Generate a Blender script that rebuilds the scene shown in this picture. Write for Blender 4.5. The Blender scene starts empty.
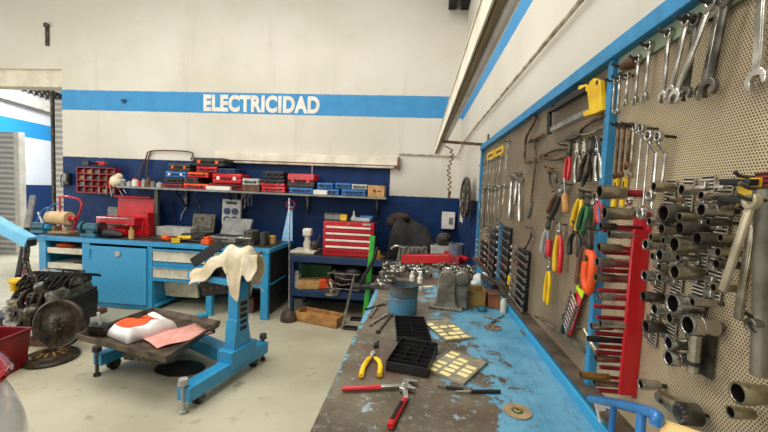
import bpy, bmesh, math, random
from mathutils import Vector as V, Matrix as Mx
RND = random.Random(11)
C = bpy.context.scene.collection
pi = math.pi
# ------------------------------------------------------------------ camera
FPX, CX, CY, CAMH = 368.0, 384.0, 216.0, 1.55
YAW, PITCH, ROLL = map(math.radians, (5.38, 3.74, 2.42))
def cam_axes():
    F = V((-math.sin(YAW), math.cos(YAW), 0)); Rt = V((math.cos(YAW), math.sin(YAW), 0)); U = V((0, 0, 1))
    F2 = math.cos(PITCH)*F - math.sin(PITCH)*U; U2 = math.sin(PITCH)*F + math.cos(PITCH)*U
    return math.cos(ROLL)*Rt + math.sin(ROLL)*U2, -math.sin(ROLL)*Rt + math.cos(ROLL)*U2, F2
CR, CU, CF = cam_axes()
CAM = V((0, 0, CAMH))
def at(x, y, X=None, Y=None, Z=None):
    d = CR*((x-CX)/FPX) - CU*((y-CY)/FPX) + CF
    if X is not None: t = (X-CAM.x)/d.x
    elif Y is not None: t = (Y-CAM.y)/d.y
    else: t = (Z-CAM.z)/d.z
    return CAM + d*t
def depth(p): return (V(p)-CAM).dot(CF)
cd = bpy.data.cameras.new('camera'); cam = bpy.data.objects.new('camera', cd); C.objects.link(cam)
cd.sensor_width = 36; cd.lens = FPX/768*36; cd.clip_start = .02
m = Mx((CR, CU, -CF)).transposed().to_4x4(); m.translation = CAM; cam.matrix_world = m
bpy.context.scene.camera = cam
# ------------------------------------------------------------------ materials
def lin(h):
    h = h.lstrip('#'); o = []
    for i in (0, 2, 4):
        c = int(h[i:i+2], 16)/255; o.append(c/12.92 if c <= .04045 else ((c+.055)/1.055)**2.4)
    return (*o, 1)
MATS = {}
def pm(name, c, r=.5, metal=0, c2=None, scale=6, lo=.4, hi=.65, bump=0, bs=40, detail=5, coat=0, alpha=1, trans=0):
    """paint / metal / cloth with a procedural noise between two colours"""
    if name in MATS: return MATS[name]
    m = bpy.data.materials.new(name); m.use_nodes = True; n = m.node_tree.nodes; l = m.node_tree.links
    b = n['Principled BSDF']; b.inputs['Roughness'].default_value = r; b.inputs['Metallic'].default_value = metal
    tc = n.new('ShaderNodeTexCoord'); no = n.new('ShaderNodeTexNoise'); no.inputs['Scale'].default_value = scale; no.inputs['Detail'].default_value = detail
    l.new(tc.outputs['Object'], no.inputs['Vector'])
    ra = n.new('ShaderNodeValToRGB'); e = ra.color_ramp.elements
    e[0].position = lo; e[1].position = hi; a = lin(c)
    e[0].color = lin(c2) if c2 else (a[0]*.8, a[1]*.8, a[2]*.8, 1); e[1].color = a
    l.new(no.outputs['Fac'], ra.inputs['Fac']); l.new(ra.outputs['Color'], b.inputs['Base Color'])
    if bump:
        n2 = n.new('ShaderNodeTexNoise'); n2.inputs['Scale'].default_value = bs; n2.inputs['Detail'].default_value = 4
        l.new(tc.outputs['Object'], n2.inputs['Vector']); bp = n.new('ShaderNodeBump'); bp.inputs['Strength'].default_value = bump; bp.inputs['Distance'].default_value = .01
        l.new(n2.outputs['Fac'], bp.inputs['Height']); l.new(bp.outputs['Normal'], b.inputs['Normal'])
    if coat: b.inputs['Coat Weight'].default_value = coat
    if trans: b.inputs['Transmission Weight'].default_value = trans
    MATS[name] = m; return m
class NT:
    """small node-graph writer"""
    def __init__(s, name):
        s.m = bpy.data.materials.new(name); s.m.use_nodes = True; s.n = s.m.node_tree.nodes; s.l = s.m.node_tree.links; s.b = s.n['Principled BSDF']
        s.tc = s.n.new('ShaderNodeTexCoord'); s.sep = s.n.new('ShaderNodeSeparateXYZ'); s.l.new(s.tc.outputs['Object'], s.sep.inputs[0])
    def put(s, sock, v):
        if hasattr(v, 'is_linked') or hasattr(v, 'links'): s.l.new(v, sock)
        else: sock.default_value = v
    def math(s, op, a, b=0., c=0.):
        k = s.n.new('ShaderNodeMath'); k.operation = op; k.use_clamp = False
        s.put(k.inputs[0], a); s.put(k.inputs[1], b); s.put(k.inputs[2], c); return k.outputs[0]
    def noise(s, scale, detail=5, vec=None, rough=.5):
        k = s.n.new('ShaderNodeTexNoise'); k.inputs['Scale'].default_value = scale; k.inputs['Detail'].default_value = detail; k.inputs['Roughness'].default_value = rough
        s.l.new(vec or s.tc.outputs['Object'], k.inputs['Vector']); return k.outputs['Fac']
    def smooth(s, v, lo, hi):
        k = s.n.new('ShaderNodeMapRange'); k.interpolation_type = 'SMOOTHSTEP'; s.put(k.inputs['Value'], v)
        k.inputs['From Min'].default_value = lo; k.inputs['From Max'].default_value = hi; return k.outputs['Result']
    def mix(s, f, a, b):
        k = s.n.new('ShaderNodeMix'); k.data_type = 'RGBA'; s.put(k.inputs[0], f); s.put(k.inputs[6], a); s.put(k.inputs[7], b); return k.outputs[2]
    def scaled(s, sx, sy, sz):
        k = s.n.new('ShaderNodeMapping'); k.inputs['Scale'].default_value = (sx, sy, sz); s.l.new(s.tc.outputs['Object'], k.inputs['Vector']); return k.outputs[0]
    def bump(s, h, st, dist=.01):
        k = s.n.new('ShaderNodeBump'); k.inputs['Strength'].default_value = st; k.inputs['Distance'].default_value = dist; s.l.new(h, k.inputs['Height']); s.l.new(k.outputs[0], s.b.inputs['Normal'])
    def done(s, col, rough=.6, metal=0):
        s.put(s.b.inputs['Base Color'], col); s.put(s.b.inputs['Roughness'], rough); s.put(s.b.inputs['Metallic'], metal); return s.m
# ------------------------------------------------------------------ mesh builder
class MB:
    def __init__(s): s.v = []; s.f = []; s.mi = []
    def add(s, vs, fs, mi=0, mx=None):
        k = len(s.v)
        for p in vs:
            p = V(p); s.v.append(tuple(mx @ p if mx is not None else p))
        for f in fs: s.f.append(tuple(i+k for i in f)); s.mi.append(mi)
        return s
    def box(s, c, d, mi=0, rot=None, mx=None, top=(1, 1)):
        x, y, z = d[0]/2, d[1]/2, d[2]/2; tx, ty = top
        vs = [(-x, -y, -z), (x, -y, -z), (x, y, -z), (-x, y, -z), (-x*tx, -y*ty, z), (x*tx, -y*ty, z), (x*tx, y*ty, z), (-x*tx, y*ty, z)]
        T = Mx.Translation(c)
        if rot:
            from mathutils import Euler
            T = T @ Euler(rot).to_matrix().to_4x4()
        if mx is not None: T = mx @ T
        return s.add(vs, [(3, 2, 1, 0), (4, 5, 6, 7), (0, 1, 5, 4), (1, 2, 6, 5), (2, 3, 7, 6), (3, 0, 4, 7)], mi, T)
    def bar(s, a, b, w, h, mi=0, up=(0, 0, 1)):
        """rectangular bar from a to b, w across, h along up"""
        a, b = V(a), V(b); y = (b-a); L = y.length; y /= L; u = V(up); x = y.cross(u)
        if x.length < 1e-4: x = y.cross(V((1, 0, 0)))
        x.normalize(); z = x.cross(y)
        T = Mx((x, y, z)).transposed().to_4x4(); T.translation = (a+b)/2
        return s.box((0, 0, 0), (w, L, h), mi, mx=T)
    def tube(s, pts, r, n=8, mi=0, mx=None, flat=1, closed=False):
        pts = [V(p) for p in pts]; m = len(pts); rs = r if isinstance(r, (list, tuple)) else [r]*m
        vs = []; prev = None
        for i, p in enumerate(pts):
            a = pts[i-1] if (i or closed) else p; b = pts[(i+1) % m] if (i < m-1 or closed) else p
            t = (b-a).normalized()
            if prev is None:
                u = t.cross(V((0, 0, 1)))
                if u.length < 1e-3: u = t.cross(V((1, 0, 0)))
            else: u = prev - t*prev.dot(t)
            u.normalize(); prev = u; w = t.cross(u)
            for k in range(n):
                q = 2*pi*k/n; vs.append(p + u*(rs[i]*math.cos(q)) + w*(rs[i]*flat*math.sin(q)))
        fs = []
        for i in range(m if closed else m-1):
            j = (i+1) % m
            for k in range(n): fs.append((i*n+k, i*n+(k+1) % n, j*n+(k+1) % n, j*n+k))
        if not closed: fs += [tuple(range(n))[::-1], tuple(range((m-1)*n, m*n))]
        return s.add(vs, fs, mi, mx)
    def cyl(s, a, b, r, r2=None, n=16, mi=0, mx=None): return s.tube([a, b], [r, r if r2 is None else r2], n, mi, mx)
    def lathe(s, prof, n=20, mi=0, mx=None, closed=False, ends=True):
        """profile of (r, z) about Z; closed joins last to first"""
        vs = []; m = len(prof)
        for r, z in prof:
            for k in range(n): q = 2*pi*k/n; vs.append((r*math.cos(q), r*math.sin(q), z))
        fs = []
        for i in range(m if closed else m-1):
            j = (i+1) % m
            for k in range(n): fs.append((i*n+k, i*n+(k+1) % n, j*n+(k+1) % n, j*n+k))
        if not closed and ends:
            if prof[0][0] > 1e-5: fs.append(tuple(range(n))[::-1])
            if prof[-1][0] > 1e-5: fs.append(tuple(range((m-1)*n, m*n)))
        return s.add(vs, fs, mi, mx)
    def prism(s, o, z0, z1, mi=0, mx=None):
        n = len(o); vs = [(x, y, z0) for x, y in o]+[(x, y, z1) for x, y in o]
        return s.add(vs, [tuple(range(n))[::-1], tuple(range(n, 2*n))]+[(i, (i+1) % n, n+(i+1) % n, n+i) for i in range(n)], mi, mx)
    def ball(s, c, r, mi=0, mx=None, nu=12, nv=8):
        if not isinstance(r, (tuple, list)): r = (r, r, r)
        vs = [(c[0], c[1], c[2]-r[2])]
        for i in range(1, nv):
            a = -pi/2+pi*i/nv
            for k in range(nu): q = 2*pi*k/nu; vs.append((c[0]+r[0]*math.cos(a)*math.cos(q), c[1]+r[1]*math.cos(a)*math.sin(q), c[2]+r[2]*math.sin(a)))
        vs.append((c[0], c[1], c[2]+r[2])); fs = []
        for k in range(nu):
            fs.append((0, 1+(k+1) % nu, 1+k)); e = 1+(nv-2)*nu; fs.append((e+k, e+(k+1) % nu, len(vs)-1))
        for i in range(nv-2):
            for k in range(nu): a = 1+i*nu; fs.append((a+k, a+(k+1) % nu, a+nu+(k+1) % nu, a+nu+k))
        return s.add(vs, fs, mi, mx)
    def grid(s, fn, nu, nv, mi=0, mx=None, thick=0):
        """surface fn(u,v) ; optional thickness along -normal-ish z"""
        vs = [fn(i/nu, j/nv) for j in range(nv+1) for i in range(nu+1)]; w = nu+1
        fs = [(j*w+i, j*w+i+1, (j+1)*w+i+1, (j+1)*w+i) for j in range(nv) for i in range(nu)]
        return s.add(vs, fs, mi, mx)
    def build(s, name, mats, parent=None, bev=0, seg=2, sub=0, solid=0, mx=None, ang=40):
        me = bpy.data.meshes.new(name); me.from_pydata(s.v, [], s.f)
        for mt in (mats if isinstance(mats, (list, tuple)) else [mats]): me.materials.append(mt)
        me.polygons.foreach_set('material_index', s.mi)
        bm = bmesh.new(); bm.from_mesh(me); bmesh.ops.recalc_face_normals(bm, faces=bm.faces); bm.to_mesh(me); bm.free()
        me.polygons.foreach_set('use_smooth', [True]*len(me.polygons)); me.set_sharp_from_angle(angle=math.radians(ang))
        o = bpy.data.objects.new(name, me); C.objects.link(o)
        if solid: k = o.modifiers.new('thick', 'SOLIDIFY'); k.thickness = solid; k.offset = 0
        if sub: k = o.modifiers.new('smooth', 'SUBSURF'); k.levels = k.render_levels = sub
        if bev: k = o.modifiers.new('bevel', 'BEVEL'); k.width = bev; k.segments = seg; k.limit_method = 'ANGLE'
        if parent: o.parent = parent
        if mx is not None: o.matrix_world = mx if isinstance(mx, Mx) else Mx.Translation(mx)
        return o
def tag(o, label, cat, group=None):
    o['label'] = label; o['category'] = cat
    if group: o['group'] = group
    return o
def thing(name, label, cat, mx=(0, 0, 0), group=None):
    o = bpy.data.objects.new(name, None); C.objects.link(o); o.empty_display_size = .05
    o.matrix_world = mx if isinstance(mx, Mx) else Mx.Translation(mx)
    return tag(o, label, cat, group)
def struct(o): o['kind'] = 'structure'; return o
def frame(a, b, zax):
    """origin a, local -y runs towards b, local z near zax; gives (matrix, length)"""
    a, b = V(a), V(b); y = a-b; L = y.length; y /= L; z = V(zax); z = (z-y*z.dot(y)).normalized(); x = y.cross(z)
    T = Mx((x, y, z)).transposed().to_4x4(); T.translation = a; return T, L
def TR(x=0, y=0, z=0, rz=0, rx=0, ry=0):
    from mathutils import Euler
    T = Euler((rx, ry, rz)).to_matrix().to_4x4(); T.translation = (x, y, z); return T
def spl(pts, k=6):
    """catmull-rom through points"""
    P = [V(p) for p in pts]; P = [P[0]*2-P[1]]+P+[P[-1]*2-P[-2]]; out = []
    for i in range(1, len(P)-2):
        for j in range(k):
            t = j/k; a, b, c, d = P[i-1], P[i], P[i+1], P[i+2]
            out.append(.5*((2*b)+(c-a)*t+(2*a-5*b+4*c-d)*t*t+(3*b-a-3*c+d)*t**3))
    return out+[P[-2]]
ORD = ['first', 'second', 'third', 'fourth', 'fifth', 'sixth', 'seventh', 'eighth', 'ninth', 'tenth', 'eleventh', 'twelfth', 'thirteenth', 'fourteenth']
# palette
M = dict(
 steel=pm('steel', 'd2cec6', .25, .92, '9c9890', 30), chrome=pm('chrome', 'd6d3cc', .22, .9, 'a5a29b', 25),
 dsteel=pm('dark_steel', '6d675c', .4, .65, '3a352e', 30), rust=pm('rusty_steel', '86664a', .55, .55, '4d3a2a', 40),
 olive=pm('worn_steel', 'bcb39b', .3, .85, '7f775f', 30), iron=pm('cast_iron', '55504a', .6, .4, '38332e', 25, bump=.2),
 black=pm('black_plastic', '1c1c1e', .5, 0, '111113', 20), rubber=pm('rubber', '191817', .75, 0, '0f0f0f', 20),
 blue=pm('bright_blue_paint', '2f92c0', .42, 0, '2b89b6', 9, coat=.2), bluew=pm('worn_blue_paint', '3592bd', .5, 0, '338ab3', 30, .3, .6),
 dblue=pm('dark_blue_paint', '14335c', .5, 0, '102a4b', 8), red=pm('red_paint', 'c4121c', .35, 0, 'b00f19', 5, coat=.3),
 dred=pm('dark_red', '9d1a22', .5, 0, '6d1218', 20), white=pm('white_paint', 'e6e2d8', .5, 0, 'd2ccbd', 6),
 cream=pm('cream_panel', 'd4ceb9', .55, 0, 'b5ae98', 9, .35, .6), yellow=pm('yellow_plastic', 'f0c516', .42, 0, 'd6a80c', 15),
 orange=pm('orange_plastic', 'ef5b1c', .45, 0, 'd64a12', 15), green=pm('green_paint', '3bb035', .45, 0, '2f9a2b', 10),
 dgreen=pm('green_plastic', '2f6b3c', .5, 0, '204c2a', 15), wood=pm('wood', 'c1904f', .6, 0, '96683a', 14, bump=.1), brown=pm('brown_wood', '6e4428', .5, 0, '4e2e1a', 25),
 card=pm('cardboard', 'c59a62', .75, 0, 'aa7f4c', 12), grey=pm('grey_plastic', '85857f', .5, 0, '6d6d68', 12), lgrey=pm('light_grey', 'b7b6ae', .5, 0, '9c9b93', 12),
 cloth=pm('cream_cloth', 'e5d9bf', .9, 0, 'c7b795', 9, bump=.3), dcloth=pm('dark_cloth', '2e2a27', .9, 0, '1c1a19', 9, bump=.3),
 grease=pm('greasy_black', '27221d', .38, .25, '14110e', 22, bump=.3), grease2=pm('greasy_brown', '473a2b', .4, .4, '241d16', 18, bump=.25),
 alu=pm('dirty_aluminium', '8d897f', .45, .6, '565047', 14, bump=.2), teal=pm('teal_paint', '2a6a7d', .5, 0, '1d4c5b', 12), caseblue=pm('case_blue', '2a6fb4', .45, 0, '1e5690', 12),
 pink=pm('pink_paper', 'e9a99b', .7, 0, 'd89486', 20), brass=pm('brass', 'b58e4d', .4, .7, '84642f', 25), olivec=pm('olive_black', '35342a', .5, 0, '24241d', 14))
# ------------------------------------------------------------------ the setting
WB, WR, BD = 4.95, .505, 1.03     # back wall Y, right wall X, bench top Z
# floor
t = NT('concrete'); a = t.noise(1.1, 6); b = t.noise(9, 6, rough=.65); c = t.noise(3.2, 4)
col = t.mix(t.smooth(a, .35, .65), lin('aba48b'), lin('c0b99f')); col = t.mix(t.math('MULTIPLY', t.smooth(b, .56, .7), .5), col, lin('857d66')); col = t.mix(t.math('MULTIPLY', t.smooth(c, .66, .74), .55), col, lin('5f594b'))
t.bump(b, .08); MF = t.done(col, t.math('MULTIPLY_ADD', c, .35, .3))
o = MB().box((-2.6, 4.4, -.05), (12.8, 15.6, .1)).build('floor', MF); struct(o)
# painted walls: bands given by height, which is where the paint is
def wallmat(name, navy, s0, s1, zc, axis):
    t = NT(name); z = t.sep.outputs[2]; h = t.sep.outputs[axis]
    n1 = t.noise(1.3, 5); n2 = t.noise(7, 6, rough=.6); st = t.noise(1, 4, t.scaled(5, 5, .45))
    col = t.mix(t.smooth(n1, .3, .7), lin('c6c0b0'), lin('d2ccbf')); col = t.mix(t.math('MULTIPLY', t.smooth(n2, .6, .75), .22), col, lin('b5a88c'))
    col = t.mix(t.math('MULTIPLY', t.smooth(st, .6, .74), .3), col, lin('b3aa98'))
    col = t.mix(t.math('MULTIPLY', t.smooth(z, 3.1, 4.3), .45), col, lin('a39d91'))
    bl = t.mix(t.smooth(n2, .35, .65), lin('3b86b8'), lin('428ebf')); nv = t.mix(t.smooth(n2, .35, .68), lin('05244c'), lin('08305f'))
    wob = t.math('MULTIPLY_ADD', t.noise(14, 3), .012, -.006); zz = t.math('ADD', z, wob)
    band = t.math('MULTIPLY', t.math('GREATER_THAN', zz, s0), t.math('LESS_THAN', zz, s1)); col = t.mix(band, col, bl)
    for lim, lo, hi in navy:
        k = t.math('MULTIPLY', t.math('LESS_THAN', zz, lim), t.math('MULTIPLY', t.math('GREATER_THAN', h, lo), t.math('LESS_THAN', h, hi))); col = t.mix(k, col, nv)
    t.bump(n2, .05); t.b.inputs['Specular IOR Level'].default_value = .25; return t.done(col, .6)
zt = at(250, 163, Y=WB).z; zr = at(425, 197, Y=WB).z; xs = at(390, 180, Y=WB).x
s0 = at(250, 114, Y=WB).z; s1 = at(250, 93, Y=WB).z
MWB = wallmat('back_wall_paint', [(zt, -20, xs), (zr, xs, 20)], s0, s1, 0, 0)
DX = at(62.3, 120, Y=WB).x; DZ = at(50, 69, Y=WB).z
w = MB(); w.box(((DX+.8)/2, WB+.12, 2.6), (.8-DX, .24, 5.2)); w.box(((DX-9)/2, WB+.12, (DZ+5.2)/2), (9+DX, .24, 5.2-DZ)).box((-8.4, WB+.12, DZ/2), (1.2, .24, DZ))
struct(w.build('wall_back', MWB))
rs0 = s0; rs1 = s1
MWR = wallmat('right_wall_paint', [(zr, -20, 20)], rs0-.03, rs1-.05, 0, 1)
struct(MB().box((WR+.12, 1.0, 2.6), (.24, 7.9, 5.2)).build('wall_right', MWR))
# unseen left and rear walls with door openings, added to deepen the contrast
w = MB(); w.box((-8.95, 3.9, 2.6), (.2, 2.1, 5.2)).box((-8.95, -2.2, 2.6), (.2, 1.9, 5.2)).box((-8.95, 1.0, 4.6), (.2, 3.7, 1.2)); struct(w.build('wall_left_unseen', MWB))
w = MB(); w.box((-7.0, -3.1, 2.6), (4, .2, 5.2)).box((-.6, -3.1, 2.6), (2.2, .2, 5.2)).box((-3.4, -3.1, 4.5), (3.4, .2, 1.4)); struct(w.build('wall_rear_unseen', MWB))
# ceiling
t = NT('ceiling_sheet'); k = t.math('SINE', t.math('MULTIPLY', t.sep.outputs[0], 40.)); t.bump(k, .4, .03); MCE = t.done(t.mix(t.smooth(t.noise(2), .4, .6), lin('a5a198'), lin('b4b0a5')), .6)
struct(MB().box((-2.6, .95, 5.25), (12.8, 8.24, .1)).build('ceiling', MCE))
# neighbouring bay seen through the doorway
pA = at(-40, 96, Y=7.0); pB = at(75, 140, Y=10.3)
A = V((pA.x, 7.0, 0)); B = V((pB.x, 10.3, 0)); dr = (B-A).normalized()
zS0 = at(30, 142, Y=8.9).z
def bay_z(px, py):
    # where the pixel's ray meets the bay wall
    d = at(px, py, Y=5.0)-CAM; nrm = V((-dr.y, dr.x, 0)); tt = (A-CAM).dot(nrm)/d.dot(nrm); return CAM+d*tt
t = NT('bay_paint'); z = t.sep.outputs[2]; n2 = t.noise(2, 5)
q0, q1, q2 = bay_z(31, 138).z, bay_z(31, 122).z, bay_z(40, 185).z
col = t.mix(n2, lin('dfe3ea'), lin('f2f4f8')); band = t.math('MULTIPLY', t.math('GREATER_THAN', z, q0), t.math('LESS_THAN', z, q1)); col = t.mix(band, col, lin('2f9be0')); col = t.mix(t.math('LESS_THAN', z, q2), col, lin('173c72')); MBAY = t.done(col, .55)
E0, E1 = A-dr*1.0, B+dr*6
w = MB(); nrm = V((-dr.y, dr.x, 0))*.1
w.add([E0, E1, E1+nrm*2, E0+nrm*2]+[p+V((0, 0, 4.6)) for p in (E0, E1, E1+nrm*2, E0+nrm*2)], [(3, 2, 1, 0), (4, 5, 6, 7), (0, 1, 5, 4), (1, 2, 6, 5), (2, 3, 7, 6), (3, 0, 4, 7)])
struct(w.build('wall_bay', MBAY))
# roof sheet and beams of the bay
t = NT('bay_roof'); k = t.math('SINE', t.math('MULTIPLY', t.sep.outputs[1], 45.)); MRO = t.done(t.mix(t.smooth(k, -.3, .3), lin('5d5f66'), lin('8b8d94')), .55)
struct(MB().box((-7, 9.2, 4.7), (10, 8.2, .08)).build('ceiling_bay', MRO))
a1 = bay_z(-15, 88); a2 = bay_z(62, 112); b1 = a1-nrm*1.0; b2 = a2-nrm*1.0
w = MB(); w.bar(b1, b2, .12, .28); struct(w.build('trim_1', M['white']))
w = MB()
for i in range(14):
    p = b1.lerp(b2, i/13)+V((0, 0, .2)); w.bar(p, p+dr*.22+V((0, 0, .22)), .03, .03); w.bar(p+dr*.22+V((0, 0, .22)), p+dr*.44, .03, .03)
w.bar(b1+V((0, 0, .44)), b2+V((0, 0, .44)), .05, .05); struct(w.build('trim_2', M['dsteel']))
# doorway box under the lintel, jamb, rolling shutters
zl = at(40, 86, Y=WB-.0).z
struct(MB().box(((DX-9)/2, WB+.14, (DZ+zl)/2), (9+DX, .2, DZ-zl)).build('trim_3', pm('lintel_cream', 'd8cfb7', .6)))
t = NT('corrugated'); k = t.math('SINE', t.math('MULTIPLY', t.sep.outputs[2], 62.)); t.bump(k, .5, .02); MCO = t.done(t.mix(t.smooth(k, -.2, .4), lin('a9a69f'), lin('d2cfc6')), .5)
p = at(55.5, 190, Y=6.3); q = at(63.5, 190, Y=6.3)
struct(MB().box(((p.x+q.x)/2+.15, 6.33, 1.5), (q.x-p.x+.3, .05, 3.0)).build('trim_4', MCO))
p = at(-30, 200, Y=6.6); q = at(17, 200, Y=6.6); zz = at(10, 132, Y=6.6).z
struct(MB().box(((p.x+q.x)/2, 6.63, zz/2), (q.x-p.x, .06, zz)).build('door_1', MCO))
p = at(17, 200, Y=6.58); q = at(22, 200, Y=6.58)
struct(MB().box(((p.x+q.x)/2, 6.6, zz/2), (q.x-p.x, .12, zz)).build('trim_5', M['white']))
p = at(54, 200, Y=5.6); struct(MB().cyl((p.x, 5.6, 0), (p.x, 5.6, 4.6), .028).build('trim_6', M['dsteel']))
# conduit bend on back wall and right wall
zc = at(420, 155.5, Y=WB).z; zc2 = at(586, 0, X=WR).z
w = MB(); x0 = at(399, 155, Y=WB).x
w.tube([(x0, WB-.02, zc+.01), (WR-.06, WB-.02, zc), (WR-.025, WB-.06, zc+.03), (WR-.02, 4.5, 2.17), (WR-.02, 3.5, 2.19), (WR-.02, .2, 2.19)], .009, 8)
tag(w.build('wall_conduit', pm('dirty_conduit', 'c9bda6', .6, 0, '8e7d64', 12)), 'thin dirty conduit pipe running along right wall above blue tool board', 'pipe')
# lettering painted on the stripe
fc = bpy.data.curves.new('lettering', 'FONT'); fc.body = 'ELECTRICIDAD'; fc.extrude = .002; fc.offset = .05; fc.space_character = 1.08; fc.size = 1
fo = bpy.data.objects.new('tmp', fc); C.objects.link(fo); bpy.context.view_layer.update()
me = bpy.data.meshes.new_from_object(fo.evaluated_get(bpy.context.evaluated_depsgraph_get())); bpy.data.objects.remove(fo)
xs_ = [v.co.x for v in me.vertices]; ys_ = [v.co.y for v in me.vertices]
l0 = at(203.5, 111.5, Y=WB); l1 = at(319.5, 113.8, Y=WB); lt = at(204, 94.5, Y=WB)
for v in me.vertices:
    v.co.x = (v.co.x-min(xs_))/(max(xs_)-min(xs_))*(l1.x-l0.x); v.co.y = (v.co.y-min(ys_))/(max(ys_)-min(ys_))*(lt.z-l0.z)
me.materials.clear(); me.materials.append(M['white']); o = bpy.data.objects.new('painted_lettering', me); C.objects.link(o)
o.matrix_world = TR(l0.x, WB-.003, (l0.z+l1.z)/2, rx=pi/2)
tag(o, 'white ELECTRICIDAD lettering on the blue wall stripe', 'lettering')
# white long lamp housing on the back wall
p = at(214, 151.5, Y=WB-.08); q = at(398, 155, Y=WB-.08); zb = at(300, 163, Y=WB-.08).z
r_ = thing('wall_lamp_batten', 'long white batten lamp housing fixed to back wall above shelf', 'lamp', ((p.x+q.x)/2, WB-.045, (p.z+q.z)/2-.07)); L = q.x-p.x
MB().box((0, 0, 0), (L, .09, .11)).build('housing', pm('housing_cream', 'e6dcc6', .55), r_, bev=.006)
MB().cyl((-L/2+.05, -.02, -.078), (L/2-.05, -.02, -.078), .016).build('tube', pm('old_tube', 'd8cbb8', .4, 0, 'b59d84', 6), r_)
MB().box((L/2+.012, 0, -.02), (.03, .1, .16)).build('end_bracket', M['rust'], r_)
MB().cyl((.12, -.03, -.05), (.12, -.03, -.42), .004, n=6).build('pull_cord', M['white'], r_)
# lamp over the bench near the right wall
r_ = thing('ceiling_lamp_batten', 'long lamp batten hung beside right wall above tool board', 'lamp', (0, 0, 0))
hz, hl_ = .5, .42; Z1, Z0 = CAMH+hz, CAMH+hl_; Y1 = 4.1
def fx(px, z): return at(px, 0, Z=z).x
FA = fx(484, Z1); FB, FC, FD = fx(496.5, Z0), fx(508, Z0), fx(524.5, Z0)
MB().box((FA-.002, Y1/2+.3, (Z0+Z1)/2), (.006, Y1-.6, Z1-Z0)).box(((FA+FD)/2, Y1/2+.3, Z1), (FD-FA+.02, Y1-.6, .006)).build('reflector', pm('lamp_cream', 'efe6d0', .5), r_, bev=.001)
MB().cyl(((FB+FC)/2, .6, Z0+.012), ((FB+FC)/2, Y1*.97, Z0+.012), (FC-FB)/2*.95, n=14).build('tube', pm('old_olive_tube', 'a8966a', .4, 0, '8f7f58', 5), r_)
MB().cyl(((FC+FD)/2, .6, Z0+.018), ((FC+FD)/2, Y1*.98, Z0+.018), (FD-FC)/2, n=16).build('tube', pm('tube_white', 'eeeae0', .25), r_)
MB().bar((FA+.01, 2.9, Z0-.012), (WR, 2.9, Z0-.03), .02, .02).box((WR-.006, 2.9, Z0-.02), (.012, .03, .14)).build('wall_arm', M['rust'], r_)
# coil cord hanging at its end
c0 = at(451, 150, Y=3.3); c1 = at(448, 196, Y=3.3)
pts = [c0.lerp(c1, i/70)+V((.014*math.cos(i*.9)+.01*math.sin(i*.15), .014*math.sin(i*.9), 0)) for i in range(64)]
w = MB(); w.tube(pts, .005, 6); w.cyl(pts[-1], pts[-1]+V((-.01, 0, -.07)), .014, .009, n=10)
w.tube([(FA+.05, 3.3, Z0+.01), pts[0]], .005, 6)
tag(w.build('coiled_cord', M['brown']), 'brown coiled cord hanging from end of the lamp batten', 'cord')
# marks and small fittings on the walls
p = at(124.5, 101, Y=WB); w = MB(); w.lathe([(.03, 0), (.03, .02), (.018, .025), (.018, .05)], 14, mx=TR(p.x, WB, p.z, rx=pi/2)); tag(w.build('wall_stub', M['teal']), 'small blue pipe stub sticking out of the wall stripe', 'pipe')
p = at(48, 26, Y=WB); q = at(48, 46, Y=WB); w = MB(); w.bar((p.x, WB-.01, p.z), (q.x, WB-.01, q.z), .05, .02, up=(0, 1, 0)).cyl((p.x, WB-.04, p.z), (p.x, WB, p.z), .035); tag(w.build('wall_bracket', M['dsteel']), 'small dark bracket high on the wall above the doorway', 'bracket')
p = at(459, 2, Y=WB-.15); w = MB(); w.box((p.x-.07, WB-.16, p.z+.35), (.1, .3, .75)).box((p.x+.1, WB-.14, p.z+.32), (.13, .26, .7)).box((p.x, WB-.1, p.z+.5), (.42, .18, .3))
tag(w.build('roof_bracket', pm('mossy_steel', '2c2d29', .7, .2, '15150f', 12)), 'dark steel roof bracket high in the back corner', 'bracket')
# ------------------------------------------------------------------ blue workbench at the back wall
YF, ZW = 4.05, at(200, 245.5, Y=4.05).z
def bx(px, y=265): return at(px, y, Y=YF).x
def bz(py, x=180): return at(x, py, Y=YF).z
XL, XR = bx(39), bx(268.5)
wbn = thing('workbench', 'long blue steel workbench with cupboard and drawers along back wall', 'workbench', ((XL+XR)/2, YF, 0))
def wpart(name, mb, mats, parent=None, bev=.004):
    o = mb.build(name, mats, None, bev=bev); o.parent = parent or wbn
    o.matrix_parent_inverse = (parent or wbn).matrix_world.inverted(); return o
YB = 4.86
bpy.context.view_layer.update()
mtop = pm('oily_top', '4a463d', .45, .1, '24221e', 7, bump=.1)
wpart('worktop', MB().box(((XL+XR)/2, (YF+YB)/2, ZW-.02), (XR-XL+.03, YB-YF+.03, .05), 0).box(((XL+XR)/2, (YF+YB)/2+.03, ZW+.007), (XR-XL-.02, YB-YF-.06, .006), 1), [M['blue'], mtop])
w = MB()
for px0, px1 in ((39, 46), (82, 90), (147, 152), (206, 212), (261, 268.5)):
    a, b = bx(px0), bx(px1); w.box(((a+b)/2, YF+.03, ZW/2-.02), (b-a, .06, ZW-.04))
w.box(((XL+XR)/2, YB-.02, ZW/2), (XR-XL, .03, ZW-.06)).box(((XL+bx(46))/2-.01, (YF+YB)/2, ZW/2), (.02, YB-YF-.05, ZW-.06))
w.box((bx(86), (YF+YB)/2, ZW/2), (.02, YB-YF-.06, ZW-.06)).box((bx(149.5), (YF+YB)/2, ZW/2), (.02, YB-YF-.06, ZW-.06))
zdr = bz(281)
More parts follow.
